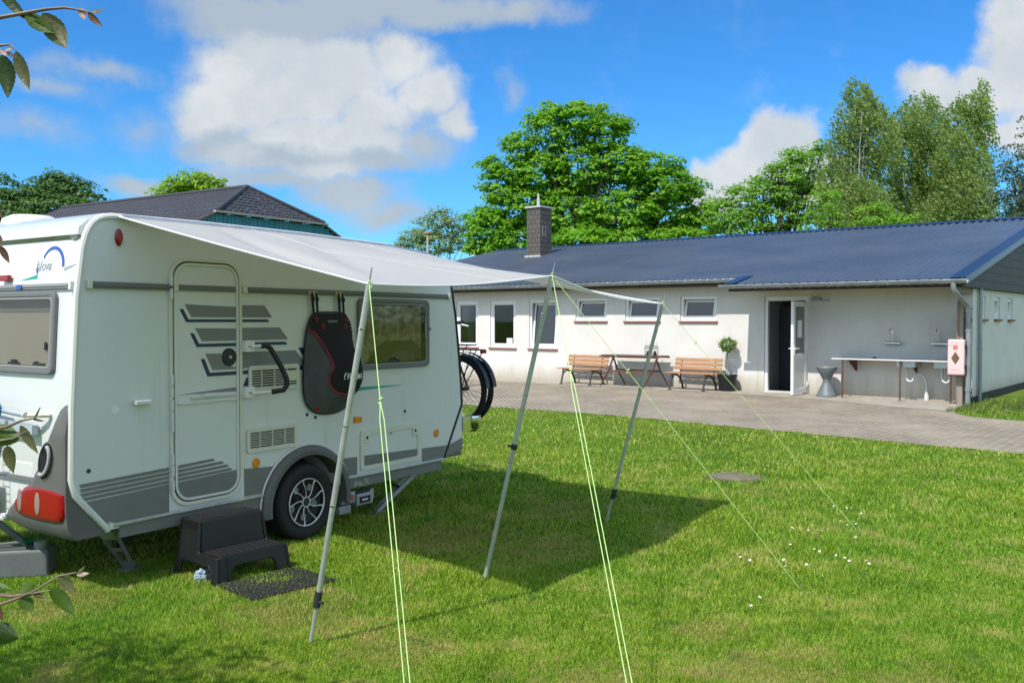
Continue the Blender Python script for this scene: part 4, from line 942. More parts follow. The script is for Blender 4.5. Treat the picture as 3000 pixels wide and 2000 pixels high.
# grab handle in its recess
M = Matrix.Translation((b_surf(.195, .865)-.001, .195, .865)) @ Matrix.Rotation(R(0), 4, 'Y') @ Matrix.Rotation(R(24), 4, 'X') @ Matrix.Rotation(R(-90), 4, 'Y')
e = MB(); e.lathe([(1.0, -.03), (1.0, .0), (.95, .003), (.90, .001), (.001, .0)], 28, M=M @ Matrix.Scale(.135, 4, (1, 0, 0)) @ Matrix.Scale(.085, 4, (0, 1, 0)) ); 
for i, p in enumerate(e.v): pass
rc = e.build('handle_recess', M_plast, bp, smooth=True)
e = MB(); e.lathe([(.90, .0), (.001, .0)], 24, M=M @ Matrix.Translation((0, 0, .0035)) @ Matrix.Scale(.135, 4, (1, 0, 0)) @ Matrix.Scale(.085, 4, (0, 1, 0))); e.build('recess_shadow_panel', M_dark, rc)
hp = [M @ Vector((.10*math.cos(a)-.0, .050*math.sin(a)+.012, .012+.006*math.sin(a))) for a in [R(-190+190*k/12) for k in range(13)]]
MB().tube(hp, .012, 8).build('grab_handle', mat('light_grey_plastic', (.42, .42, .42), .4), rc, smooth=True)
# number plate, tow cover
mb = MB(); mb.box((-1.35, -.070, .52), (-.83, -.058, .645)); F2 = RM; mb.v = [tuple(RM @ Vector(p)) for p in mb.v]; npz = mb.build('number_plate', mat('plate_white', (.78, .78, .76), .4), cv, bevel=.01)
mb = MB().frame(-1.35, -.83, .52, .645, .007, -.0725, -.0702); mb.v = [tuple(RM @ Vector(p)) for p in mb.v]; mb.build('plate_border', M_black, npz)
text('16', .118, RM @ Matrix.Translation((-.95, -.0715, .541)) @ Matrix.Rotation(R(90), 4, 'X'), M_black, npz, 'plate_digits', sx=.75)
mb = MB().box((-1.45, -.056, .46), (-.76, -.03, .70)); mb.v = [tuple(RM @ Vector(p)) for p in mb.v]; mb.build('plate_holder', M_trim, cv, bevel=.015)
mb = MB().prism([(-1.5, .80), (-.86, .80), (-.80, .96), (-1.56, .96)], -.03, -.002); mb.v = [tuple(RM @ Vector(p)) for p in mb.v]; mb.build('rear_pad', mat('pale_grey_pad', (.46, .50, .54), .6), cv, bevel=.01)
mb = MB().box((-WB+.3, -.012, .715), (-.35, -.0015, .74)); mb.v = [tuple(RM @ Vector(p)) for p in mb.v]; mb.build('rear_trim_strip', M_wframe, cv)
# folded rear carrier: blue end loop, grey tubes
M_lb = mat('bright_blue_cap', (.01, .22, .48), .4); M_ltube = mat('pale_blue_tube', (.50, .56, .62), .4, .3)
q = lambda x, y, z: RM @ Vector((x, y, z))
rkk = MB().tube([q(-1.8, -.09, 1.185), q(-.9, -.09, 1.175), q(-.36, -.09, 1.145)], .018, 10).build('bike_carrier', M_ltube, cv, smooth=True)
MB().tube([q(-.37, -.09, 1.1455), q(-.355, -.09, 1.144)], .020, 10).tube([q(-.33, -.085, 1.145), q(-.25, -.05, 1.15), q(-.22, -.01, 1.15)], .016, 8).build('tube_end', M_cream, rkk)
MB().tube([q(-1.8, -.12, 1.225), q(-.80, -.12, 1.220), q(-.68, -.12, 1.21), q(-.64, -.12, 1.185), q(-.64, -.12, 1.12)], .022, 10).build('end_loop', M_lb, rkk, smooth=True)
MB().prism([(-1.9, 1.14), (-.33, 1.08), (-.33, 1.02), (-1.9, 1.10)], -.06, -.02).build('x', M_ltube, rkk).name = 'carrier_platform'
bpy.data.objects['carrier_platform'].data.transform(RM)
mb = MB()
for x in (-.80, -.715): mb.tube([q(x, -.10, 1.12), q(x, -.10, .56)], .004, 5)
for k in range(12): mb.tube([q(-.80, -.10, 1.05-.045*k), q(-.715, -.10, 1.05-.045*k)], .003, 4)
mb.build('wire_grid', mat('blue_wire', (.12, .18, .30), .5), rkk)
MB().lathe([(.001, -.03), (.018, -.01), (.02, .01), (.001, .04)], 8, c=q(-.715, -.10, .60)).build('wire_weight', M_navy, rkk)
# ---- wheel arch and wheel
oa = []; ia = []
for k in range(25):
    a = R(188-196*k/24); oa.append((.475*math.cos(a)+.02, .305+.455*math.sin(a))); ia.append((.40*math.cos(a)+.02, .30+.385*math.sin(a)))
mb = MB(); vs = []; n = 25
for k in range(n):
    (ox, oz), (ix, iz) = oa[k], ia[k]
    mx, mz = (ox*.45+ix*.55), (oz*.45+iz*.55)
    vs += [(ox, -.002, oz), (ox*.99, -.035, oz*.993), (mx, -.062, mz), (ix, -.058, iz), (ix, .10, iz)]
fs = [(k*5+j, (k+1)*5+j, (k+1)*5+j+1, k*5+j+1) for k in range(n-1) for j in range(4)]
mb.add(vs, fs); wa = mb.build('wheel_arch', M_plast, cv, smooth=True)
MB().tube([(x*1.008, -.012, z*1.004) for x, z in oa[1:-4]], .009, 6).build('arch_trim', M_trim, wa, smooth=True)
MB().prism([(ia[0][0], ia[0][1])]+[(x, z) for x, z in ia[1:]]+[(.46, .2), (-.43, .2)], .30, .34).build('arch_liner', M_dark, wa)
WHC = Vector((.0, .0, .308)); WR = .308
WMt = Matrix.Translation((0, .075, .308)) @ Matrix.Rotation(R(90), 4, 'X')
tyre_p = [(.185, -.09), (.22, -.105), (.27, -.11), (.295, -.095), (.306, -.06), (.308, -.03), (.305, -.028), (.305, -.022), (.308, -.02), (.308, .02), (.305, .022), (.305, .028), (.308, .03), (.306, .06), (.295, .095), (.27, .11), (.225, .105), (.195, .09), (.19, .06), (.19, -.06), (.185, -.09)]
wh = bpy.data.objects.new('wheel', None); COL.objects.link(wh); wh.parent = cv
MB().lathe(tyre_p, 48, M=WMt, cap=False).build('tyre', M_rubber, wh, smooth=True)
rim = MB(); rim.lathe([(.188, .100), (.191, .106), (.187, .110), (.182, .107), (.181, .098), (.186, .094), (.188, .100)], 48, M=WMt, cap=False)
rim.build('rim', mat('machined_alloy', (.72, .73, .74), .35, .35), wh, smooth=True)
MB().lathe([(.001, .02), (.05, .02), (.12, .03), (.16, .05), (.188, .06), (.188, .055), (.001, .0)], 40, M=WMt).build('wheel_disc', mat('dark_wheel_steel', (.016, .016, .018), .7), wh, smooth=True)
sp_ = MB()
for k in range(9):
    a0 = R(40*k+8); pts = []
    for j in range(7):
        t = j/6; r_ = .035+.148*t; a = a0+.28*math.sin(t*math.pi/2)**2*1.6-.2*t; pts.append(WMt @ Vector((r_*math.cos(a), r_*math.sin(a), .088+.014*t)))
    sp_.tube(pts, [.0055, .0043, .0036, .0036, .0043, .005, .007], 6)
sp_.lathe([(.030, .085), (.036, .10), (.042, .10), (.042, .085)], 24, M=WMt, cap=False)
sp_.build('spokes', mat('machined_alloy', (.72, .73, .74), .35, .35), wh, smooth=True)
hc = MB().lathe([(.001, .098), (.028, .098), (.032, .09)], 20, M=WMt)
for k in range(5):
    a = R(72*k+20); c = WMt @ Vector((.085*math.cos(a), .085*math.sin(a), .05)); d = WMt.to_3x3() @ Vector((0, 0, 1)); hc.tube([c, c+d*.02], .012, 6)
hc.build('hub', mat('hub_dark', (.05, .05, .055), .4, .5), wh)
for k in range(5):
    b = MB(); a = R(72*k+56); c = WMt @ Vector((.125*math.cos(a), .125*math.sin(a), .045)); d = WMt.to_3x3() @ Vector((0, 0, 1)); b.tube([c, c+d*.012], .03, 10); b.build('wheel_hole_rim', mat('grey_steel_rim', (.30, .31, .32), .4, .6), wh)
wh2 = wh.copy(); COL.objects.link(wh2); wh2.parent = cv; wh2.location = (0, WB-.15, 0)
for ch in list(wh.children): c = ch.copy(); COL.objects.link(c); c.parent = wh2
# ---- mover unit in front of the wheel
mb = MB(); mb.box((.44, .02, .20), (.60, .20, .30)); mb.box((.60, .0, .17), (.80, .14, .27)); mb.box((.78, .015, .20), (.83, .12, .29)); mb.tube([(.52, -.01, .26), (.52, .16, .26)], .05, 14); mb.box((.42, .03, .12), (.56, .12, .19))
mv = mb.build('mover_unit', M_galv, cv, bevel=.008)
mb = MB(); mb.box((.63, -.004, .19), (.76, -.0005, .245)); mb.build('mover_badge', M_black, mv)
MB().box((.655, -.006, .21), (.73, -.0042, .226)).build('badge_mark', mat('badge_white', (.6, .6, .62), .5), mv)
MB().lathe([(.024, 0), (.024, .006), (.001, .006)], 14, M=Matrix.Rotation(R(90), 4, 'X'), c=(.52, -.011, .26)).build('red_cap', mat('cap_red', (.45, .08, .07), .5), mv)
MB().tube([(0, .1, .25), (0, WB-.1, .25)], .03, 8).build('axle', M_black, cv)
# ---- corner steadies
def jack(x, y, fx, fy):
    """foot at (fx,fy,0); arm runs up to the chassis at (x,y,.36)"""
    a, b = Vector((x, y, .37)), Vector((fx, fy, .02)); d = (b-a).normalized(); sd_ = Vector((-d.y, d.x, 0)).normalized()*.034; up = d.cross(sd_).normalized()*.018
    mb = MB()
    for s in (-1, 1):
        o = sd_*s
        vs = [a+o*1.5-up, a+o*1.5+up, b+o*.8-up, b+o*.8+up, a+o*1.5-up+sd_*s*.18, a+o*1.5+up+sd_*s*.18, b+o*.8-up+sd_*s*.18, b+o*.8+up+sd_*s*.18]
        mb.add(vs, [(0,1,3,2),(4,6,7,5),(0,2,6,4),(1,5,7,3),(0,4,5,1),(2,3,7,6)])
    for (f0, f1) in ((.0, .2), (.42, .52), (.78, 1.0)):
        p, q2 = a.lerp(b, f0), a.lerp(b, f1); w0 = sd_*(1.35-.6*f0); w1 = sd_*(1.35-.6*f1)
        mb.add([p-w0-up, p+w0-up, q2+w1-up, q2-w1-up, p-w0-up*.8, p+w0-up*.8, q2+w1-up*.8, q2-w1-up*.8], [(0,1,2,3),(7,6,5,4),(0,4,5,1),(1,5,6,2),(2,6,7,3),(3,7,4,0)])
    mb.box((fx-.07, fy-.05, .0), (fx+.07, fy+.05, .018))
    j = mb.build('corner_steady', M_galv, cv)
    m_ = a.lerp(b, .45); MB().tube([(x+(fx-x)*1.25, y+(fy-y)*.2, .35), m_], .014, 6).build('brace', M_blackm, j)
jack(-1.62, .15, -1.31, .36); jack(1.52, .10, 1.10, .24); jack(-1.62, WB-.15, -1.31, WB-.36); jack(1.52, WB-.1, 1.1, WB-.3)
# drawbar with chrome-ish hitch lamp shroud and bike carrier posts at the front
mb = MB(); mb.tube([(2.0, .5, .40), (3.1, WB/2, .42)], .035, 6); mb.tube([(2.0, WB-.5, .40), (3.1, WB/2, .42)], .035, 6); mb.build('drawbar', M_galv, cv)
mb = MB(); mb.lathe([(.075, 0), (.08, .05), (.07, .12), (.03, .16), (.001, .165)], 20, M=Matrix.Rotation(R(180), 4, 'X'), c=(2.30, .03, .80)); mb.box((2.1, .0, .66), (2.28, .05, .80)); mb.build('front_mirror_lamp', M_chrome, cv, smooth=True)
mb = MB(); mb.box((2.25, .55, .42), (2.31, .61, .74)); mb.box((2.25, 1.4, .42), (2.31, 1.46, .74)); mb.box((2.2, .1, .70), (2.26, 1.95, .73)); mb.box((2.46, .1, .70), (2.52, 1.95, .73)); mb.box((2.2, .55, .665), (2.6, .61, .699)); mb.box((2.2, 1.4, .665), (2.6, 1.46, .699)); mb.build('front_bike_rack', M_galv, cv)

# ================================================================== BICYCLES on the front rack (wheels in the plane x = const)
def bicycle(label, xs, y0, flip, grp='bicycles on the front rack', zc=1.04, far=False):
    t = thing('bicycle', label, 'bicycle', CM @ Vector((xs, 0, 0)), CR, grp)
    y1 = y0+1.06
    RW = .335
    for i, yc in enumerate((y0, y1)):
        M = Matrix.Translation((0, yc, zc)) @ Matrix.Rotation(R(90), 4, 'Y')
        w = bpy.data.objects.new('wheel', None); COL.objects.link(w); w.parent = t
        mb = MB(); n = 48
        mb.tube([M @ Vector((RW*math.cos(2*math.pi*k/n), RW*math.sin(2*math.pi*k/n), 0)) for k in range(n+1)], .026, 10, caps=False); mb.build('tyre', M_rubber, w, smooth=True)
        MB().tube([M @ Vector(((RW-.030)*math.cos(2*math.pi*k/n), (RW-.030)*math.sin(2*math.pi*k/n), 0)) for k in range(n+1)], .010, 8, caps=False).build('rim', M_blackm, w, smooth=True)
        sp = MB()
        for k in range(28):
            a = 2*math.pi*k/28; b = a+(.6 if k % 2 else -.6); s = (.02 if k % 4 < 2 else -.02)
            sp.tube([M @ Vector((.03*math.cos(b), .03*math.sin(b), s)), M @ Vector(((RW-.03)*math.cos(a), (RW-.03)*math.sin(a), 0))], .0014, 4)
        sp.build('spokes', M_galv, w)
        MB().tube([(-.05, yc, zc), (.05, yc, zc)], .022, 10).build('hub', M_blackm, w)
        fd = [M @ Vector(((RW+.045)*math.cos(a), (RW+.045)*math.sin(a), 0)) for a in [R(95+170*k/14) for k in range(15)]]
        fm = MB()
        for k in range(14):
            p, q2 = fd[k], fd[k+1]; o = Vector((.03, 0, 0)); fm.add([p-o, p+o, q2+o, q2-o], [(0, 1, 2, 3)])
        fo = fm.build('mudguard', M_black, t, fix=False); fo.modifiers.new('solid', 'SOLIDIFY').thickness = .003
    yr, yf = (y0, y1) if not flip else (y1, y0)                  # rear, front wheel
    sg = 1 if yf > yr else -1
    bb = Vector((0, yr+sg*.44, zc-.05)); st_ = Vector((0, yr+sg*.30, zc+.42)); ht = Vector((0, yf-sg*.20, zc+.48)); hb_ = Vector((0, yf-sg*.16, zc+.36))
    fr_ = MB(); fr_.tube([bb, st_+Vector((0, -sg*.02, .08))], .016, 8); fr_.tube([bb, hb_], .022, 8); fr_.tube([st_, ht], .016, 8); fr_.tube([ht+Vector((0, -sg*.02, .06)), hb_], .02, 8)
    for s in (-.05, .05):
        fr_.tube([bb+Vector((s*.4, 0, 0)), (s, yr, zc)], .010, 6); fr_.tube([st_, (s, yr, zc)], .009, 6); fr_.tube([hb_, hb_+Vector((s, sg*.02, -.04)), (s, yf, zc)], .012, 8)
    fr_.build('frame', mat('bike_frame_black', (.02, .022, .03), .3, .3, coat=.5), t, smooth=True)
    sd2 = MB(); sp0 = st_+Vector((0, -sg*.02, .10)); sd2.tube([sp0+Vector((0, 0, -.02)), sp0+Vector((0, 0, .06))], .013, 8)
    sd2.prism([(sp0.y-.15*sg, .05), (sp0.y-.13*sg, .0), (sp0.y+.1*sg, .01), (sp0.y+.15*sg, .03), (sp0.y+.05*sg, .055)], -.05, .05, Matrix.Translation((0, 0, sp0.z+.05)) , axis='x'); sd2.build('saddle', M_black, t, bevel=.015)
    hb = MB(); H = ht+Vector((0, -sg*.06, .18)); hb.tube([ht, H], .014, 8); hb.tube([H+Vector((-.10, -.30, .03)), H+Vector((0, -.12, .02)), H, H+Vector((0, .12, .02)), H+Vector((-.10, .30, .03))], .011, 8); hb.build('handlebar', M_galv, t, smooth=True)
    MB().tube([H+Vector((-.105, -.31, .03)), H+Vector((-.045, -.20, .025))], .018, 8).tube([H+Vector((-.105, .31, .03)), H+Vector((-.045, .20, .025))], .018, 8).build('grip', M_black, t)
    cr = MB(); cr.lathe([(.001, -.004), (.095, -.004), (.095, .004), (.001, .004)], 24, M=Matrix.Rotation(R(90), 4, 'Y'), c=(-.05, bb.y, bb.z)); cr.tube([(-.07, bb.y, bb.z), (-.07, bb.y-sg*.16, bb.z-.03)], .010, 6); cr.tube([(.06, bb.y, bb.z), (.06, bb.y+sg*.16, bb.z+.03)], .010, 6); cr.build('crank', M_blackm, t)
    MB().box((-.15, bb.y-sg*.16-.04, bb.z-.045), (-.08, bb.y-sg*.16+.04, bb.z-.02)).build('pedal', M_black, t)
    # luggage carrier over the rear wheel
    lc = MB(); zt = zc+RW+.08
    for s in (-.055, 0, .055): lc.tube([(s, yr-sg*.30, zt), (s, yr+sg*.16, zt)], .006, 6)
    for yy in (-.30, -.15, .0, .15): lc.tube([(-.06, yr+sg*yy, zt), (.06, yr+sg*yy, zt)], .006, 6)
    for s in (-.06, .06): lc.tube([(s, yr-sg*.12, zt), (s, yr, zc)], .006, 6); lc.tube([(s, yr-sg*.28, zt), (s, yr-sg*.02, zc)], .005, 6)
    lc.box((-.07, yr-sg*.05-.14, zt+.04), (.07, yr-sg*.05+.20, zt+.052)); lc.tube([(.05, yr-sg*.05, zt), (.06, yr-sg*.09, zt+.05)], .005, 5)
    lc.build('luggage_carrier', M_black, t)
    MB().box((-.035, yr-sg*.335, zt-.035), (.035, yr-sg*.305, zt-.002)).build('rear_light', M_redd, t)
    return t, ht, H
bicycle('black bicycle on the front rack nearest to the caravan, luggage carrier towards the lawn', 2.33, .245, False)
t_, ht_, H_ = bicycle('black bicycle on the outer track of the front rack, its handlebar towards the lawn', 2.54, .31, True)
# helmet-like bell and white grip at the handlebar
MB().tube([H_+Vector((.0, -.16, .02)), H_+Vector((.03, -.22, .0)), H_+Vector((.02, -.29, -.01))], .009, 8).build('brake_lever', mat('white_lever', (.7, .72, .75), .35), t_, smooth=True)

# ================================================================== SUN CANOPY, poles, ropes
A = Vector((-.724, 4.71, 1.934)); B = Vector((.255, 5.912, 2.033)); C_ = Vector((1.249, 7.703, 1.885))
def rail_pt(u):
    x = -1.62+u*(1.60+1.62); z = float(np.interp(x, [-1.62, -1, 0, 1, 1.5, 1.6], [2.416, 2.420, 2.418, 2.396, 2.36, 2.34]))
    return CM @ Vector((x, -.034, z))
def canopy():
    nu, nv = 84, 30; vs = []
    for i in range(nu+1):
        u = i/nu
        if u <= .44: t = u/.44; P = A.lerp(B, t); dip = math.sin(math.pi*t)
        else: t = (u-.44)/.56; P = B.lerp(C_, t); dip = math.sin(math.pi*t)
        Rr = rail_pt(u)
        inw = (Rr-P); inw.z = 0; inw.normalize()
        P = P+inw*(.055*dip)-Vector((0, 0, .030*dip))
        for j in range(nv+1):
            v = j/nv; Q = Rr.lerp(P, v)
            sag = .055*math.sin(math.pi*v)*(1-.4*abs(2*u-1))
            fold = .040*math.exp(-((u-.03-.20*(1-v))/.028)**2)*v*(1-v)*4+.022*math.exp(-((u-.06-.42*(1-v))/.035)**2)*v*(1-v)*4+.012*math.exp(-((u-.44+.16*(1-v))/.02)**2)*v*(1-v)*4+.012*math.exp(-((u-.44-.2*(1-v))/.02)**2)*v*(1-v)*4
            wr = .004*math.sin(u*38+v*3)*v*(1-v)*2
            Q.z += -sag*.6-fold+wr
            if v < .06: Q.z += 0
            # side edges pull in
            side = math.sin(math.pi*v)*.05
            if u < .2: Q += (B-A).normalized()*side*(1-u/.2)
            if u > .8: Q -= (C_-B).normalized()*side*((u-.8)/.2)
            vs.append(Q)
    fs = [(i*(nv+1)+j, (i+1)*(nv+1)+j, (i+1)*(nv+1)+j+1, i*(nv+1)+j+1) for i in range(nu) for j in range(nv)]
    return vs, fs, nu, nv
vs, fs, nu, nv = canopy()
cp = thing('sun_canopy', 'light grey fabric sun canopy stretched from the caravan roof to three poles', 'canopy', (0, 0, 0))
m = bpy.data.materials.new('canopy_fabric'); m.use_nodes = True; T = NT(m.node_tree)
d = T.n('ShaderNodeBsdfPrincipled', {'Base Color': (.545, .53, .52, 1), 'Roughness': .75, 'Specular IOR Level': .25}); tr = T.n('ShaderNodeBsdfTranslucent', {0: (.60, .57, .52, 1)})
tcn = T.n('ShaderNodeTexCoord').outputs['Object']; bn = T.n('ShaderNodeBump', {'Strength': .15, 'Distance': .02, 'Height': T.noise(tcn, 2.4, 4, .5)}); T.t.links.new(bn.outputs[0], d.inputs['Normal'])
mx = T.n('ShaderNodeMixShader', {0: .27, 1: d.outputs[0], 2: tr.outputs[0]}); T.n('ShaderNodeOutputMaterial', {0: mx.outputs[0]})
M_can = m
MB().add(vs, fs).build('fabric', M_can, cp, smooth=True, fix=False)
idx = lambda i, j: vs[i*(nv+1)+j]
hem = MB(); dz = Vector((0, 0, .0))
hem.tube([idx(0, j) for j in range(nv+1)], .006, 6); hem.tube([idx(nu, j) for j in range(nv+1)], .006, 6); hem.tube([idx(i, nv) for i in range(nu+1)], .006, 6); hem.tube([idx(i, 0) for i in range(nu+1)], .007, 6)
sm_ = MB()
for i_ in (28, 56): sm_.tube([idx(i_, j)+Vector((0, 0, .0008)) for j in range(nv+1)], .0022, 4)
sm_.build('seam', mat('seam_grey', (.50, .49, .49), .7), cp)
hem.build('hem', mat('hem_white', (.78, .78, .79), .6), cp)
def on_corner(P): return P
pole_l = ['light metal canopy pole nearest the camera, by the rubber mat', 'light metal canopy pole in the middle, under the canopy\'s middle corner', 'light metal canopy pole farthest from the camera, at the lone far corner']
feet = [Vector((-1.086, 4.954, 0)), Vector((-.185, 6.208, 0)), Vector((.814, 7.997, 0))]
M_clamp = mat('clamp_black', (.03, .03, .032), .5)
for k, (P, Ft) in enumerate(zip((A, B, C_), feet)):
    t = thing('canopy_pole', pole_l[k], 'pole', Ft, 0, 'poles holding the canopy'); d = (P-Ft); L = d.length; e = d.normalized()
    MB().tube([e*.0, e*(L*.12 if k != 1 else L*.02)], .011, 10).build('lower_tube', M_pole, t, smooth=True)
    a0 = .12 if k != 1 else .0
    MB().tube([e*(L*a0), e*(L*.40)], .0145, 12).build('middle_tube', M_pole, t, smooth=True)
    MB().tube([e*(L*.40), e*(L*.995)], .0155, 12).build('upper_tube', M_pole, t, smooth=True)
    c = MB()
    if k != 1:
        c.tube([e*(L*(a0-.005)), e*(L*(a0+.04))], .021, 12); c.tube([e*(L*(a0+.01))+Vector((.012, -.01, 0)), e*(L*(a0+.01))+Vector((.035, -.03, 0))], .009, 8)
    else:
        c.tube([e*(L*.445), e*(L*.462)], .021, 12); c.tube([e*(L*.453), e*(L*.453)+Vector((-.04, -.01, .01))], .008, 8); c.tube([Vector((0, 0, 0)), e*.03], .018, 10)
    c.build('clamp', M_clamp, t)
    c = MB()
    for f in (.40, .62, .88): c.tube([e*(L*f), e*(L*(f+.004))], .0175, 12)
    c.build('joint_ring', M_chrome, t)
    MB().tube([e*(L*.99), e*L+Vector((0, 0, .0)), e*L+e*.085], [.006, .005, .003], 8).build('spike', M_galv, t)
M_rope = mat('lime_guy_rope', (.52, .74, .28), .6)
def rope(label, P, knot_t, G, double=True, knotbulk=True):
    t = thing('guy_rope', label, 'rope', P, 0, 'lime green guy ropes of the canopy'); v = G-P
    kp = v*knot_t
    mb = MB(); mb.tube([Vector((0, 0, .02)), Vector((0, 0, -.0))+v*.01, kp], .0023, 6)
    if double:
        sd_ = Vector((v.y, -v.x, 0)).normalized()*.010
        mb.tube([kp, kp+(v-kp)*.06+sd_, v+sd_*1.2], .0023, 6); mb.tube([kp, kp+(v-kp)*.06-sd_, v-sd_*1.2], .0023, 6)
    else: mb.tube([kp, v], .0022, 6)
    mb.build('rope', M_rope, t)
    for c, r_ in ((Vector((0, 0, 0)), .013), (Vector((.004, -.004, -.03)), .011), (kp, .010)):
        kn = MB(); kn.tube([c+Vector((-r_, 0, -r_*1.2)), c+Vector((r_*.6, r_*.5, -.2*r_)), c+Vector((-r_*.4, -r_*.5, r_*.8)), c+Vector((r_, 0, r_*1.6))], r_*.42, 6)
        kn.build('knot', M_rope, t)
    if not double or True:
        sk = MB(); dn = (v/v.length); sk.tube([v+Vector((0, 0, .035)), v+Vector((dn.x*.03, dn.y*.03, -.05))], .006, 6); sk.build('peg', M_galv, t)
    return t
rope('lime green guy rope in front, from the nearest canopy corner down past the caravan window', A, .29, Vector((-.35, 3.40, 0)))
rope('lime green doubled guy rope running from the middle corner down to the bottom edge', B, .28, Vector((.515, 3.46, 0)))
rope('lime green guy rope from the middle corner out to a peg near the daisies', B, .30, Vector((1.876, 5.99, 0)), False)
rope('lime green guy rope from the farthest canopy corner out to its peg', C_, .17, Vector((2.87, 7.66, 0)), False)

# ================================================================== STORAGE BAG hanging on the side wall
bag = thing('storage_bag', 'black and grey storage bag with red piping hanging from the caravan rail', 'bag', CM @ Vector((.33, -.015, 1.4)), CR)
def bagz(u, v):   # bulge outward (-y)
    return .0
M_bagb = mat('bag_black', (.012, .012, .013), .85, bump=(30, .3, .01)); M_bagg = mat('bag_grey', (.095, .095, .105), .9, bump=(14, .5, .015), var=(7, (.07, .07, .075), .4, .7)); M_bagr = mat('bag_red', (.42, .02, .03), .7)
# outline in local x (0=centre .33), z (0 = 1.4)
o_ = [(-.295, .33), (-.25, .395), (-.15, .415), (.06, .412), (.125, .385), (.165, .32), (.185, .22), (.195, .1), (.205, 0), (.21, -.1), (.205, -.2), (.175, -.29), (.12, -.365), (.02, -.405), (-.12, -.41), (-.22, -.39), (-.305, -.335), (-.348, -.24), (-.357, -.1), (-.345, .1), (-.325, .24)]
def outline_pts(n=64):
    P = [Vector((a, 0, b)) for a, b in o_]; out = []
    m_ = len(P)
    for k in range(n):
        t = k/n*m_; i = int(t); f = t-i
        p0, p1, p2, p3 = P[(i-1) % m_], P[i % m_], P[(i+1) % m_], P[(i+2) % m_]
        out.append(.5*((2*p1)+(-p0+p2)*f+(2*p0-5*p1+4*p2-p3)*f*f+(-p0+3*p1-3*p2+p3)*f**3))
    return out
OP = outline_pts(); nO = len(OP); cen = Vector((-.07, 0, -.04))
def bulge(x, z):
    b = .16*math.exp(-(((x-.05)/.21)**2+((z+.08)/.26)**2)**1.2)+.03*math.exp(-(((x+.17)/.2)**2+((z+.2)/.25)**2))
    return b*min(1, max(0, (.30-z)*4))
mb = MB(); vs = []; L = 14
for l in range(L+1):
    f = l/L
    for p in OP:
        x = cen.x+(p.x-cen.x)*(1-f); z = cen.z+(p.z-cen.z)*(1-f)
        e = min(1, f*2.2)
        y = -.012-(.045+bulge(x, z))*math.sin(e*math.pi/2)-.004*math.sin(x*60+z*35)*e
        vs.append((x, y, z))
fs = [(l*nO+i, l*nO+(i+1) % nO, (l+1)*nO+(i+1) % nO, (l+1)*nO+i) for l in range(L) for i in range(nO)]
vs += [(p.x, 0.0, p.z) for p in OP]; o0 = (L+1)*nO
fs += [(i, o0+i, o0+(i+1) % nO, (i+1) % nO) for i in range(nO)]+[tuple(o0+i for i in range(nO))]
# front colouring: two materials split by the piping curve (black panel to the right of it)
pipe_c = [(.275, -.265), (-.24, .265), (-.185, .22), (-.125, .15), (-.085, .07), (-.07, -.02), (-.045, -.09), (-.075, -.13), (-.09, -.18), (-.065, -.25), (-.01, -.30), (.08, -.31), (.17, -.295), (.245, -.255), (.275, -.18)]
pc = [(-.325, .288), (-.27, .25), (-.225, .19), (-.185, .117), (-.165, .04), (-.15, -.02), (-.16, -.035), (-.19, -.08), (-.195, -.149), (-.165, -.20), (-.12, -.232), (-.05, -.248), (.04, -.238), (.12, -.232), (.18, -.19)]
def inside_black(x, z):
    if z > .288: return True
    poly = pc+[(.40, -.1), (.40, .5), (-.36, .5)]
    c = False; n = len(poly); j = n-1
    for i in range(n):
        xi, zi = poly[i]; xj, zj = poly[j]
        if (zi > z) != (zj > z) and x < (xj-xi)*(z-zi)/(zj-zi)+xi: c = not c
        j = i
    return c
b_ = MB(); b_.add(vs, fs); body = b_.build('pouch', M_bagg, bag, smooth=True)
# black panel as its own thin skin following the bulge
N = 46; grid = {}; pv = []; pf = []
for i in range(N+1):
    for j in range(N*3//2+1):
        x = -.36+.60*i/N; z = -.41+.84*j/(N*3//2); grid[i, j] = (x, z)
def surf_y(x, z):
    # distance factor to outline along the ray from the centre
    d = Vector((x-cen.x, 0, z-cen.z)); r_ = d.length
    if r_ < 1e-6: return -.057-bulge(x, z)
    best = None; a = math.atan2(d.z, d.x)
    for p in OP:
        q2 = p-cen; da = abs((math.atan2(q2.z, q2.x)-a+math.pi) % (2*math.pi)-math.pi)
        if best is None or da < best[0]: best = (da, q2.length)
    f = max(0, 1-r_/best[1]); e = min(1, f*2.2)
    return (-.012-(.045+bulge(x, z))*math.sin(e*math.pi/2), f)
ids = {}
def vid(i, j):
    if (i, j) not in ids:
        x, z = grid[i, j]; s = surf_y(x, z); s = s if isinstance(s, tuple) else (s, 1)
        ids[i, j] = len(pv); pv.append((x, s[0]-.006, z))
    return ids[i, j]
for i in range(N):
    for j in range(N*3//2):
        x, z = grid[i, j]; x += .0065; z += .006; s = surf_y(x, z)
        f = s[1] if isinstance(s, tuple) else 1
        if f > .015 and inside_black(x, z): pf.append((vid(i, j), vid(i+1, j), vid(i+1, j+1), vid(i, j+1)))
MB().add(pv, pf).build('front_panel', M_bagb, body, smooth=True, fix=False)
def sy(x, z): s = surf_y(x, z); return s[0] if isinstance(s, tuple) else s
MB().tube([(x, sy(x, z)-.008, z) for x, z in pc], .0065, 6).build('red_piping', M_bagr, body, smooth=True)
MB().tube([(.17, sy(.17, .26)-.006, .26), (.175, sy(.175, .2)-.006, .2)], .005, 6).tube([(p.x, -.006, p.z) for p in OP]+[(OP[0].x, -.006, OP[0].z)], .007, 6).build('edge_binding', M_bagb, body)
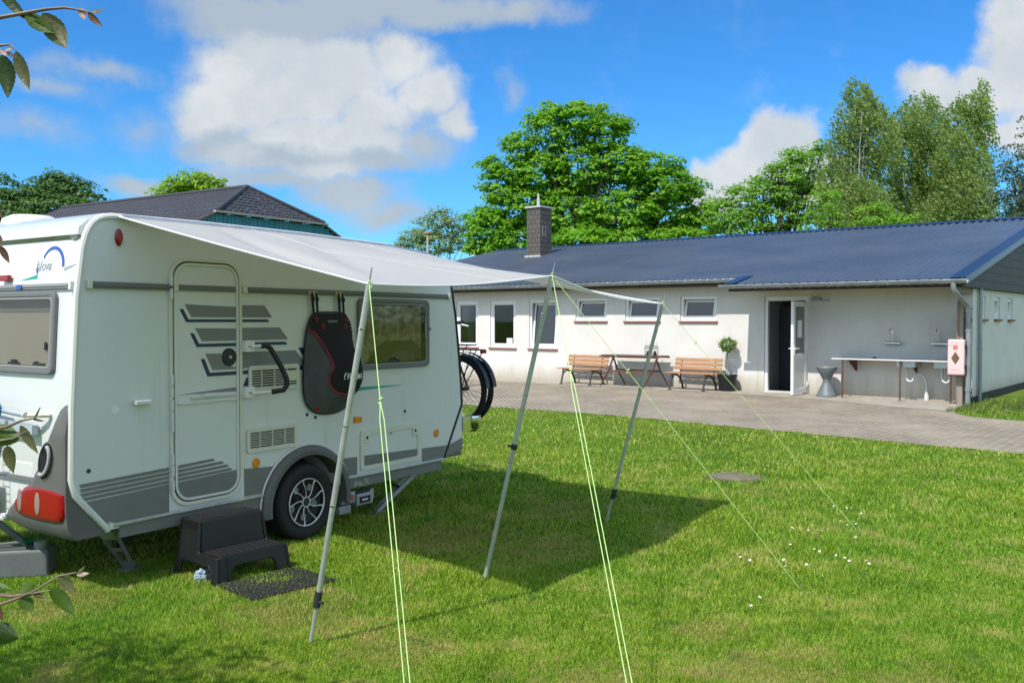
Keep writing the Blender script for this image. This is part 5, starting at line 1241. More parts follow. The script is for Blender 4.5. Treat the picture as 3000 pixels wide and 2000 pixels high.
for x, z in ((-.24, .355), (.105, .355), (-.185, .30), (.07, .30), (-.235, -.355)):
    MB().tube([(x+.014*math.cos(a), sy(x, z)-.010, z+.016*math.sin(a)) for a in [2*math.pi*k/10 for k in range(11)]], .0045, 5).build('eyelet', M_bagr, body)
mb = MB(); mb.box((-.008, sy(0, -.29)-.014, -.31), (.0, sy(.0, -.29)-.006, -.245)); mb.box((.010, sy(.0, -.29)-.014, -.31), (.018, sy(.0, -.29)-.006, -.245)); mb.box((.0005, sy(0, -.29)-.013, -.255), (.0095, sy(0, -.29)-.007, -.246)); mb.build('zip_pull', M_bagr, body)
MB().prism(rrect(-.125, -.01, .325, .352, .013, 4), -.045, -.036).build('handle_slot', mat('slot_grey', (.16, .17, .15), .8), body)
for xc in (-.245, .05):
    cl = MB(); cl.box((xc-.05, -.012, .553), (xc+.045, .010, .583))
    cl.build('rail_clip', M_brass, bag, bevel=.003)
    for k in (0, 1):
        mb = MB(); x = xc-.02+.045*k; mb.add([(x-.011, -.014, .575), (x+.011, -.014, .575), (x+.026, -.016, .40), (x+.004, -.016, .40), (x-.011, -.010, .575), (x+.011, -.010, .575), (x+.026, -.012, .40), (x+.004, -.012, .40)], [(3,2,1,0),(4,5,6,7),(0,1,5,4),(2,3,7,6),(1,2,6,5),(3,0,4,7)])
        mb.box((x-.008, -.024, .50), (x+.018, -.0145, .535)); mb.build('strap', M_bagb, bag)
# lettering on the bulge
yb = min(sy(.06, -.18), sy(.16, -.18))-.014
lt = text('FIAMMA', .068, Matrix.Translation((-.072, 0, -.125)) @ Matrix.Rotation(R(90), 4, 'X'), mat('print_white', (.80, .80, .80), .6), body, 'bag_lettering', shear=.05, sx=.62, bold=.0008, depth=.0004)
for v_ in lt.data.vertices: v_.co.y = sy(v_.co.x, v_.co.z)-.0085+(v_.co.y)
s_ = MB(); s_.tube([(-.077, sy(-.07, -.07)-.009, -.070), (-.089, sy(-.08, -.08)-.009, -.078), (-.094, sy(-.09, -.1)-.009, -.10), (-.089, sy(-.09, -.12)-.009, -.126)], .0045, 5); s_.tube([(-.091, sy(-.09, -.09)-.0095, -.094), (-.079, sy(-.08, -.09)-.0095, -.092)], .003, 5); s_.build('bag_mark', mat('print_white', (.8, .8, .8), .6), body)

# ================================================================== STEP STOOL
D0 = Vector((-1.93, 6.02, 0)); SA = math.atan2(.63-.0, .62)     # front edge direction
stool = thing('step_stool', 'black plastic two-tread step stool in front of the caravan door', 'step stool', D0, R(50))
# local: x along the front edge (0..WX), y backwards (0..DY) towards the caravan
WX, DY, Z1, Z2 = .60, .54, .19, .395; YM = .25
def shell():
    mb = MB(); tk = .022
    def sidepoly(inset):
        i = inset
        return [(0+i*0, 0), (.02, Z1), (YM, Z1), (YM+.02, Z2), (DY-.05, Z2), (DY, 0), (DY-.07, 0)]+[(DY/2+ (DY/2-.07)*math.cos(a), (Z1-.075)*min(1, 1.5*math.sin(a))**.8) for a in [R(8+164*k/14) for k in range(15)]]+[(.07, 0)]
    pl = sidepoly(0)
    for x0, x1, tl in ((0, tk, 1), (WX-tk, WX, -1)):
        n = len(pl); vs = []
        for x in (x0, x1):
            for (y, z) in pl: vs.append((x+tl*.035*z/Z2*1.3, y, z))
        fs = [tuple(range(n)), tuple(range(2*n-1, n-1, -1))]+[(i, n+i, n+(i+1) % n, (i+1) % n) for i in range(n)]
        mb.add(vs, fs)
    def frontpoly(z1, ymap, x0s=.025, arch=True):
        w = WX
        pts = [(x0s, 0), (x0s+.02, z1), (w-x0s-.02, z1), (w-x0s, 0)]
        return pts
    # front panel with an arch
    fp = [(.024, 0), (.044, Z1), (WX-.044, Z1), (WX-.024, 0), (WX-.115, 0)]+[(WX/2+(WX/2-.115)*math.cos(a), .115*min(1, 1.6*math.sin(a))**.8) for a in [R(6+168*k/14) for k in range(15)]]+[(.115, 0)]
    n = len(fp); vs = [(x, .003+.02*z/Z1, z) for x, z in fp]+[(x, .003+tk+.02*z/Z1, z) for x, z in fp]
    mb.add(vs, [tuple(range(n)), tuple(range(2*n-1, n-1, -1))]+[(i, n+i, n+(i+1) % n, (i+1) % n) for i in range(n)])
    mb.add([(.05, YM+.002, Z1-.001), (WX-.05, YM+.002, Z1-.001), (WX-.066, YM+.02, Z2-.001), (.066, YM+.02, Z2-.001), (.05, YM+.02, Z1-.001), (WX-.05, YM+.02, Z1-.001), (WX-.066, YM+.038, Z2-.001), (.066, YM+.038, Z2-.001)], [(0,1,2,3),(7,6,5,4),(0,4,5,1),(1,5,6,2),(2,6,7,3),(3,7,4,0)])
    mb.add([(.03, DY-.02, .1), (WX-.03, DY-.02, .1), (WX-.06, DY-.052, Z2-.001), (.06, DY-.052, Z2-.001), (.03, DY-.04, .1), (WX-.03, DY-.04, .1), (WX-.06, DY-.07, Z2-.001), (.06, DY-.07, Z2-.001)], [(0,1,2,3),(7,6,5,4),(0,4,5,1),(1,5,6,2),(2,6,7,3),(3,7,4,0)])
    return mb
shell().build('shell', M_black, stool, bevel=.008, seg=3)
def tread(x0, x1, y0, y1, z):
    mb = MB(); nx, ny = 11, 5; bw_ = .010
    for i in range(nx+1):
        x = x0+(x1-x0)*i/nx; mb.box((x-bw_/2, y0, z-.02), (x+bw_/2, y1, z+.003))
    for j in range(ny+1):
        y = y0+(y1-y0)*j/ny; mb.box((x0, y-bw_/2, z-.0195), (x1, y+bw_/2, z+.0062))
    mb.frame(x0-.022, x1+.022, y0-.012, y1+.012, .018, -.0, .0) if False else None
    return mb
for (y0, y1, z) in ((.045, YM-.015, Z1), (YM+.055, DY-.085, Z2)):
    ins = .068 if z > .3 else .05
    tr_ = tread(ins+.018, WX-ins-.018, y0, y1, z).build('tread', mat('tread_plastic', (.035, .034, .034), .5), stool)
    mb = MB(); X0, X1, Y0_, Y1_ = ins-.002, WX-ins+.002, y0-.022, y1+.022
    mb.box((X0, Y0_, z-.012), (X1, y0-.006, z+.002)); mb.box((X0, y1+.006, z-.012), (X1, Y1_, z+.002)); mb.box((X0, y0-.006, z-.012), (ins+.012, y1+.006, z+.002)); mb.box((WX-ins-.012, y0-.006, z-.012), (X1, y1+.006, z+.002)); mb.build('tread_frame', M_black, tr_, bevel=.004)
    MB().box((ins, y0-.01, z-.05), (WX-ins, y1+.01, z-.045)).build('tread_underside', M_dark, tr_)
# raised rim around the side arch and ribs on the front
mb = MB()
ar = [(DY/2+(DY/2-.055)*math.cos(a), (Z1-.058)*min(1, 1.5*math.sin(a))**.8) for a in [R(4+172*k/18) for k in range(19)]]
mb.tube([(-.002+.035*z/Z2*1.3, y, z) for y, z in ar], .0055, 6)
for x in (.085, .100): mb.tube([(x, .002, .005), (x, .022, Z1-.003)], .0055, 6)
mb.build('rib', M_black, stool)
# ================================================================== RUBBER MAT
mt = thing('rubber_mat', 'black honeycomb rubber mat lying in the grass at the foot of the step stool', 'mat', (-1.93, 6.03, .012), R(45))
mb = MB(); MX, MY = .62, .45
u_ = Vector((math.cos(R(0)), 0, 0)); n_ = 24
for i in range(n_):
    y = -MY+MY*i/(n_-1)
    pts = [(x, y+.006*math.sin(x*115+(i % 2)*math.pi), .010) for x in np.linspace(0, MX, 70)]
    mb.tube(pts, .0052, 4)
for i in range(30):
    x = MX*i/29; mb.box((x-.0025, -MY, .004), (x+.0025, 0, .010))
mb.build('mat', M_rubber, mt)
# ================================================================== JERRYCAN, rags
jc = thing('jerrycan', 'grey plastic water container with a carrying handle in the shade of the caravan rear', 'water container', (-3.16, 6.30, 0), R(12))
M_jc = mat('jerry_grey', (.13, .14, .14), .5, bump=(20, .15, .005), var=(5, (.17, .18, .18), .4, .7))
MB().box((-.52, -.02, 0), (.0, .20, .195)).build('body', M_jc, jc, bevel=.022, seg=3)
hd = MB(); hd.box((-.40, -.005, .196), (-.14, .03, .215)); hd.tube([(-.39, .01, .21), (-.37, -.005, .235), (-.17, .0, .248), (-.15, .01, .215)], .013, 8); hd.build('handle', M_jc, jc, smooth=True)
MB().lathe([(.042, 0), (.042, .012), (.038, .014), (.042, .018), (.042, .03), (.038, .034), (.04, .045), (.001, .05)], 18, c=(-.065, .05, .194)).build('cap', mat('cap_grey', (.30, .31, .31), .5), jc)
gb = thing('green_cap', 'small green plastic dish lying on the grey water container', 'dish', (-3.36, 6.45, .2), R(20))
MB().lathe([(.001, 0), (.05, 0), (.062, .018), (.055, .022), (.001, .01)], 16, c=(0, 0, .0)).build('dish', mat('green_plastic', (.01, .22, .10), .4), gb)
rg = thing('plastic_bag', 'crumpled pale blue and black plastic bag under the step stool', 'plastic bag', (-2.03, 6.20, 0), R(47))
def crumple(name, c, r_, m_, sd_):
    bm = bmesh.new(); bmesh.ops.create_icosphere(bm, subdivisions=3, radius=1); rnd = random.Random(sd_)
    for v_ in bm.verts:
        k_ = 1+.28*math.sin(v_.co.x*9+sd_)*math.sin(v_.co.y*8+1)+rnd.uniform(-.1, .1); v_.co = Vector((v_.co.x*r_[0]*k_+c[0], v_.co.y*r_[1]*k_+c[1], max(0, v_.co.z*r_[2]*k_+c[2])))
    me = bpy.data.meshes.new(name); bm.to_mesh(me); bm.free(); return link(name, me, m_, rg)
crumple('pale_part', (-.02, .05, .035), (.06, .05, .04), mat('pale_blue_film', (.35, .45, .52), .3), 3); crumple('black_part', (.02, -.04, .035), (.05, .07, .045), mat('black_film', (.02, .02, .022), .3), 5)

# ================================================================== BARN behind the caravan
def barn():
    ap = Vector((-12.806, 45, 8.17)); ang = .574; k, w, z1 = 1.845, 3.344, 6.57; sl = (ap.z-z1)/w
    t = thing('barn', 'barn with a dark tiled half-hipped roof and teal boarded gable behind the caravan', 'building', (ap.x, ap.y, 0), math.pi-ang)
    # local x along the ridge away from the gable, y across, z up
    L = 15.5; WE = 8.0; ze = ap.z-sl*WE; HZ = ap.z
    M_tile = bpy.data.materials.new('dark_roof_tile'); M_tile.use_nodes = True; T = NT(M_tile.node_tree)
    tc = T.n('ShaderNodeTexCoord').outputs['Object']
    nz = T.noise(tc, 1.2, 5, .6); c = T.mix(nz, (.045, .045, .052), (.075, .075, .085))
    b = T.n('ShaderNodeBsdfPrincipled', {'Base Color': c, 'Roughness': .62, 'Specular IOR Level': .3}); T.n('ShaderNodeOutputMaterial', {0: b.outputs[0]})
    roof = bpy.data.objects.new('roof', None)
    def slope(x0f, x1f, y_sign, name):                    # tiled slope as courses with a wavy cross-section
        vs = []; fs = []; nr = int(WE/.32); cols = int((L+k)/.10)
        for r_ in range(nr):
            ya, yb = r_*.32, (r_+1)*.32
            for e, yy in ((0, ya), (1, yb)):
                for c_ in range(cols+1):
                    xx = -k+(L+k)*c_/cols
                    lo = -k*min(1, yy/w) if yy < w else -k
                    xx = max(xx, lo)
                    wv = .022*math.sin(xx*2*math.pi/.30)
                    vs.append((xx, y_sign*yy, HZ-sl*yy+wv+(.015 if e else 0)))
        W_ = cols+1
        for r_ in range(nr):
            for c_ in range(cols):
                q = r_*2*W_+c_; fs.append((q, q+1, q+W_+1, q+W_))
        mb = MB(); mb.add(vs, fs); return mb.build(name, M_tile, t, smooth=False)
    rf = slope(0, 0, 1, 'roof'); slope(0, 0, -1, 'roof')
    # hip: rows of tiles
    mb = MB(); nr = 10; zh = z1
    for r_ in range(nr):
        f0, f1 = r_/nr, (r_+1)/nr; n = max(2, int(2*w*f1/.15)); row = []
        for f, dz in ((f0, 0.0), (f1+.015, .035)):
            for c_ in range(n+1):
                y = (-1+2*c_/n)*w*f; row.append((-k*f-.03, y, HZ-(HZ-zh)*f+.022*math.sin(y*2*math.pi/.30)+dz))
        mb.add(row, [(c_, c_+1, n+1+c_+1, n+1+c_) for c_ in range(n)])
    mb.build('hip', M_tile, rf)
    cap = MB(); cap.tube([(0, 0, HZ+.03), (L, 0, HZ+.03)], .10, 8); cap.tube([(0, 0, HZ+.03), (-k-.05, w, z1+.05)], .10, 8); cap.tube([(0, 0, HZ+.03), (-k-.05, -w, z1+.05)], .10, 8); cap.build('ridge_tiles', M_tile, rf)
    mb = MB(); mb.box((-k-.16, -w-.15, z1-.05), (-k+.02, w+.15, z1+.03)); mb.build('hip_gutter', mat('pale_gutter', (.42, .38, .32), .6), rf)
    mb = MB()
    for s in (-1, 1): MB().prism([(s*w, z1-.08), (s*w, z1+.02), (s*WE, ze+.02), (s*WE, ze-.10)], -k-.06, -k+.05, axis='x').build('barge_board', mat('barge_dark', (.10, .09, .085), .7), rf)
    mb.prism([(-WE, ze), (0, HZ+.05), (WE, ze), (WE, ze-.14), (0, HZ-.10), (-WE, ze-.14)], L, L+.06, axis='x'); mb.build('barge_board', mat('barge_dark', (.10, .09, .085), .7), rf)
    M_tb = mat('teal_boards', (.05, .25, .34), .6, streak=((.5, 6, .3), (.03, .17, .23), .4, .65))
    mb = MB(); mb.prism([(-WE+.5, 0), (WE-.5, 0), (WE-.5, ze+.1), (w-.05, z1-.09), (-w+.05, z1-.09), (-WE+.5, ze+.1)], -k+.10, -k+.3, axis='x')
    n = int(2*(WE-.5)/.22)
    for i in range(n):
        y = -WE+.5+.22*i; zt = min(z1-.10, HZ-sl*abs(y+.09)-.12) ; mb.box((-k+.07, y, 2), (-k+.099, y+.05, zt))
    mb.box((-k+.31, -WE+.5, 0), (L-.3, -WE+.7, ze+.1)); mb.box((-k+.31, WE-.7, 0), (L-.3, WE-.5, ze+.1)); mb.box((L-.29, -WE+.5, 0), (L-.1, WE-.5, ze+.1))
    mb.build('wall', M_tb, t)
barn()

# ================================================================== TREES
M_bark = mat('bark', (.12, .095, .07), .9, var=(6, (.07, .055, .04), .4, .7), bump=(20, .6, .03))
M_birchbark = mat('birch_bark', (.45, .43, .39), .8, var=(4, (.12, .10, .09), .5, .65))
def tree(name, label, lobes, depth, lm, leaf, clump_r, n_per, density, trunk_px, bark=M_bark, group=None, dscale=1.0, mode='broad', tr=.28, droop=None, seedv=1, upb=.55, shell=.45, limbs=14):
    """lobes: (px,py,rx,ry) in photo pixels at the tree's distance; each becomes an ellipsoid of foliage with its own depth"""
    global RNG
    RNG = np.random.default_rng(seedv); rnd = random.Random(seedv)
    base = at(trunk_px, 737, depth); base.z = 0
    t = thing(name, label, 'tree', base, 0, group)
    sc = depth*K/FPX; cs = []; rn = []
    LC = []
    for (px, py, rx, ry) in lobes:
        d = depth+RNG.uniform(-.9, .9)*rx*sc*.6; c = at(px, py, d)-base; a = np.array([rx*sc, rx*sc*dscale, ry*sc]); LC.append((c, a))
        n = max(6, int(density*(rx*rx*ry/1e5)**.72))
        S = sphere_pts(n); rr = (shell+(1-shell)*RNG.random(n))**.6
        P = S*rr[:, None]*a+np.array(c); cs.append(P); rn.append(S)
    P = np.concatenate(cs); RNm = np.concatenate(rn); kk = P[:, 2] > .8; P = P[kk]; RNm = RNm[kk]
    m_ = len(P)
    nb = None
    if mode == 'broad':
        D_ = sphere_pts(m_*n_per).reshape(m_, n_per, 3); D_[:, :, 2] = np.abs(D_[:, :, 2])*.9-.15; cs_ = RNG.uniform(.6, 1.25, (m_, 1, 1)); X = P[:, None, :]+D_*clump_r*cs_*(RNG.uniform(.45, 1.05, (m_, n_per, 1)))*np.array([1, 1, .72])[None, None]
        size = leaf; nb = (D_*.9+RNm[:, None, :]*.5+np.array([0, 0, .35])).reshape(-1, 3)
    elif mode == 'droop':
        k = np.linspace(0, 1, n_per)[None, :, None]; ln = RNG.uniform(.5, 1.4, (m_, 1, 1))*clump_r
        wind = np.array([.55, .1, .0]); start = np.array([0, 0, .25])
        X = P[:, None, :]+start+(wind*k+np.array([0, 0, -1.0])*k**1.6)*ln+RNG.normal(size=(m_, n_per, 3))*.09
        size = leaf
    else:
        th = RNG.uniform(0, 2*math.pi, (m_, 1, 1)); k = RNG.uniform(0, 1, (m_, n_per, 1)); ln = clump_r
        X = P[:, None, :]+np.concatenate([np.cos(th)*k*ln, np.sin(th)*k*ln, -.35*k**1.5*ln*np.ones_like(th)], 2)+RNG.normal(size=(m_, n_per, 3))*np.array([.10, .10, .05])
        size = leaf
    tone = np.repeat(RNG.uniform(0, .55, m_), n_per)+RNG.uniform(0, .45, m_*n_per)
    leaves('crown', X.reshape(-1, 3), size, lm, t, upbias=upb, droop=droop, rnd=tone, nb=nb)
    # trunk with limbs reaching into the lobes
    mb = MB(); top = max(LC, key=lambda q: q[0].z)[0]; H = top.z
    mb.tube([(0, 0, 0), (.05, 0, H*.2), (-.04, .05, H*.42), (top.x*.4, top.y*.4, H*.66), (top.x*.9, top.y*.9, H*.97)], [tr, tr*.8, tr*.62, tr*.38, .03], 8)
    for i, (c, a) in enumerate(LC):
        for q in range(max(1, limbs//len(LC)+(i % 2))):
            s = Vector((0, 0, H*rnd.uniform(.18, .5))); s = Vector((top.x*.3*(s.z/H), top.y*.3*(s.z/H), s.z))
            e = c+Vector((rnd.uniform(-.7, .7)*a[0], rnd.uniform(-.7, .7)*a[1], rnd.uniform(-.2, .8)*a[2]))
            if e.z < s.z: s.z = max(.5, e.z*.6)
            m1 = s.lerp(e, .4)+Vector((0, 0, -.06*(e-s).length)); m2 = s.lerp(e, .75)+Vector((rnd.uniform(-.2, .2), 0, .02))
            mb.tube([s, m1, m2, e], [tr*.36, tr*.24, tr*.13, .015], 6)
            for _ in range(3):
                e2 = m2+Vector((rnd.uniform(-1, 1)*a[0], rnd.uniform(-1, 1)*a[1], rnd.uniform(.0, 1)*a[2]))*.7
                mb.tube([m2, m2.lerp(e2, .5)+Vector((0, 0, .1)), e2], [tr*.11, tr*.07, .01], 5)
    mb.build('trunk', bark, t, smooth=True)
    return t
LM_maple = leaf_mat('maple_leaf', (.095, .22, .015), (.17, .36, .022), (.30, .50, .04), .45)
LM_ash = leaf_mat('ash_leaf', (.10, .22, .028), (.18, .34, .04), (.29, .48, .06), .4)
LM_birch = leaf_mat('birch_leaf', (.15, .21, .075), (.26, .34, .12), (.44, .50, .24), .42, .35)
LM_willow = leaf_mat('willow_leaf', (.11, .18, .08), (.20, .29, .12), (.34, .44, .21), .35)
LM_oak = leaf_mat('oak_leaf', (.04, .09, .02), (.075, .15, .03), (.13, .23, .05), .3)
LM_lime = leaf_mat('lime_leaf', (.15, .27, .015), (.24, .38, .02), (.34, .50, .04), .4)
LM_fir = leaf_mat('fir_needle', (.05, .09, .05), (.10, .15, .075), (.21, .25, .12), .15)
maple = [(1125, 530, 50, 50), (1100, 505, 30, 30), (1150, 430, 46, 44), (1130, 385, 28, 24), (1195, 345, 38, 44), (1222, 280, 16, 26), (1270, 300, 40, 50), (1262, 252, 16, 14), (1330, 280, 46, 40), (1375, 256, 18, 14), (1390, 310, 46, 46), (1432, 285, 16, 22), (1335, 255, 24, 16),
         (1240, 400, 64, 54), (1330, 390, 74, 64), (1430, 380, 54, 46), (1480, 400, 50, 46), (1540, 375, 24, 28), (1530, 430, 54, 42), (1590, 440, 34, 28), (1622, 470, 18, 22),
         (1200, 480, 74, 54), (1310, 490, 84, 56), (1430, 490, 84, 56), (1540, 500, 74, 46), (1608, 520, 38, 46), (1200, 560, 76, 36), (1120, 575, 46, 22), (1330, 560, 86, 36), (1460, 560, 96, 36), (1570, 560, 66, 36)]
tree('maple_tree', 'broad bright green maple tree, biggest of all, behind the roof and chimney', maple, 52, LM_maple, .25, .60, 34, 68, 1350, tr=.36, seedv=3, limbs=60, upb=.2, shell=.62)
ash = [(1660, 500, 40, 44), (1700, 470, 46, 50), (1750, 450, 46, 44), (1790, 420, 44, 44), (1825, 390, 40, 46), (1860, 400, 44, 60), (1880, 350, 22, 24), (1850, 470, 60, 50), (1770, 500, 70, 40), (1690, 520, 50, 34)]
tree('ash_tree', 'lighter green round-topped tree between the big maple and the birches', ash, 50, LM_ash, .20, .55, 30, 52, 1770, tr=.22, seedv=5, limbs=34, upb=.2, shell=.55)
bir1 = [(1965, 225, 30, 40), (1985, 265, 40, 44), (1935, 290, 28, 48), (2010, 320, 44, 60), (1925, 360, 36, 50), (1960, 400, 54, 60), (1950, 460, 64, 50), (1930, 505, 66, 34), (1995, 480, 60, 50), (1900, 430, 30, 50)]
G3 = 'birches behind the right end of the roof'
tree('birch_tree', 'tall leaning birch with wind-blown grey-green crown, leftmost of the three birches', bir1, 46, LM_birch, .165, 1.0, 20, 125, 1960, M_birchbark, G3, mode='droop', tr=.11, droop=(.6, 0, -.6), seedv=8, upb=.3, limbs=9)
bir2 = [(2110, 250, 36, 30), (2080, 290, 46, 44), (2120, 310, 50, 50), (2060, 350, 46, 56), (2130, 390, 46, 60), (2080, 430, 54, 50), (2050, 480, 46, 44), (2150, 340, 26, 40), (2130, 460, 40, 50), (2110, 505, 70, 34)]
tree('birch_tree', 'birch with a drooping crown standing in the middle of the three birches', bir2, 48, LM_birch, .165, 1.0, 20, 120, 2090, M_birchbark, G3, mode='droop', tr=.11, droop=(.6, 0, -.6), seedv=9, upb=.3, limbs=9)
bir3 = [(2252, 222, 16, 30), (2225, 250, 34, 26), (2200, 290, 40, 50), (2250, 300, 22, 44), (2190, 360, 46, 60), (2240, 390, 34, 50), (2200, 440, 58, 56), (2190, 490, 70, 40), (2250, 470, 28, 50), (2170, 410, 36, 40)]
tree('birch_tree', 'birch with a hooked top bent by the wind, rightmost of the three birches', bir3, 45, LM_birch, .165, 1.0, 20, 125, 2200, M_birchbark, G3, mode='droop', tr=.11, droop=(.6, 0, -.6), seedv=10, upb=.3, limbs=9)
bush = [(1900, 470, 44, 44), (1880, 510, 50, 34), (2060, 515, 60, 26), (2010, 500, 50, 30), (1985, 520, 60, 20)]
tree('hazel_bush', 'dense lower green shrub in front of the left birch', bush, 43, LM_ash, .15, .45, 26, 40, 1930, tr=.1, seedv=12, limbs=14, upb=.2)
fir = [(2362, 290, 14, 34), (2350, 350, 30, 26), (2345, 400, 46, 26), (2335, 450, 52, 24), (2335, 490, 52, 20), (2400, 420, 60, 30), (2400, 350, 30, 30), (2400, 480, 60, 30)]
tree('fir_tree', 'dark conifer with long tiered boughs at the right edge', fir, 38, LM_fir, .11, 1.0, 60, 46, 2372, mode='fir', tr=.2, seedv=13, upb=.2, limbs=30)
wil = [(1010, 505, 32, 34), (980, 530, 36, 34), (1040, 520, 30, 40), (950, 550, 34, 24), (930, 562, 20, 16), (1000, 560, 60, 26), (1065, 550, 26, 30)]
tree('willow_bush', 'small airy grey-green tree left of the big maple', wil, 54, LM_willow, .17, .45, 16, 110, 1005, tr=.1, seedv=15, limbs=18, upb=.2)
oak = [(150, 420, 40, 26), (110, 440, 50, 34), (170, 445, 46, 34), (60, 460, 60, 34), (140, 480, 80, 34), (215, 465, 26, 22), (235, 478, 14, 14), (10, 430, 24, 24), (20, 480, 50, 40), (40, 500, 80, 34), (100, 510, 80, 30)]
tree('oak_tree', 'dark green oak behind the barn roof at the left edge', oak, 62, LM_oak, .30, .8, 30, 46, 120, tr=.4, seedv=17, limbs=24, upb=.2, shell=.5)
lime = [(420, 425, 46, 20), (390, 440, 40, 18), (460, 418, 40, 16), (440, 405, 26, 10), (500, 425, 22, 14), (470, 440, 50, 20), (360, 452, 18, 10)]
tree('lime_tree', 'yellow-green treetop showing above the barn ridge', lime, 62, LM_lime, .26, .6, 26, 60, 440, tr=.3, seedv=19, limbs=16, upb=.2)
# distant tree line so the horizon is closed when seen from the side
RNG = np.random.default_rng(5)
pp = []
for k in range(260):
    a = R(-75+150*k/260); r_ = 120+RNG.uniform(-8, 8); pp.append((r_*math.sin(a), r_*math.cos(a), RNG.uniform(0, 4.5)))
pp = np.array(pp); X = pp[:, None, :]+RNG.normal(size=(260, 60, 3))*np.array([2.4, 2.0, 1.5]); X[:, :, 2] = np.abs(X[:, :, 2])
tag(leaves('distant_hedge', X.reshape(-1, 3), 1.0, LM_oak, None), 'dark green far-off line of trees and hedges closing the horizon', 'tree line', kind='stuff')

# ================================================================== GRASS
def paving_mask(x, y):
    """True where a point lies on paving or inside the house footprint"""
    L = BMi @ Matrix.Identity(4)
    lx = L[0][0]*x+L[0][1]*y+L[0][3]; ly = L[1][0]*x+L[1][1]*y+L[1][3]
    e = np.interp(lx, [-30, -12, -6.76, -5.27, -3.82, -2.36, -.76, 1.3, 2.7, 6, 14, 30], [-6.2, -6.9, -7.22, -7.05, -7.08, -7.25, -7.42, -7.66, -7.84, -8.3, -9.5, -12])
    tx = np.interp(lx, [-30, .3, .35, .42, .56, .75, 1.07, 1.9, 5, 12, 30], [.3, .3, -1.25, -1.9, -2.5, -2.85, -3.16, -3.41, -4.1, -5.6, -8])
    return ((ly > e+.02) & (ly < tx)) | ((lx < .30) & (ly > e) & (ly < 13))
def nz2(x, y, s, seed=0):
    o = np.zeros_like(x); r_ = np.random.default_rng(seed)
    for k in range(7):
        a = r_.uniform(0, 6.28); f = s*r_.uniform(.6, 1.7); o += np.sin(x*f*math.cos(a)+y*f*math.sin(a)+r_.uniform(0, 6.28))
    return o/7
WORN = [(-.5, 7.5, 1.0), (.25, 7.1, .8), (.5, 8.6, .7), (-1.3, 5.5, .75), (-2.75, 5.7, .55), (-.6, 4.9, .5), (.35, 4.35, .55), (1.3, 4.55, .6), (1.1, 5.2, .35), (2.0, 4.35, .45), (2.5, 9.3, .4)]
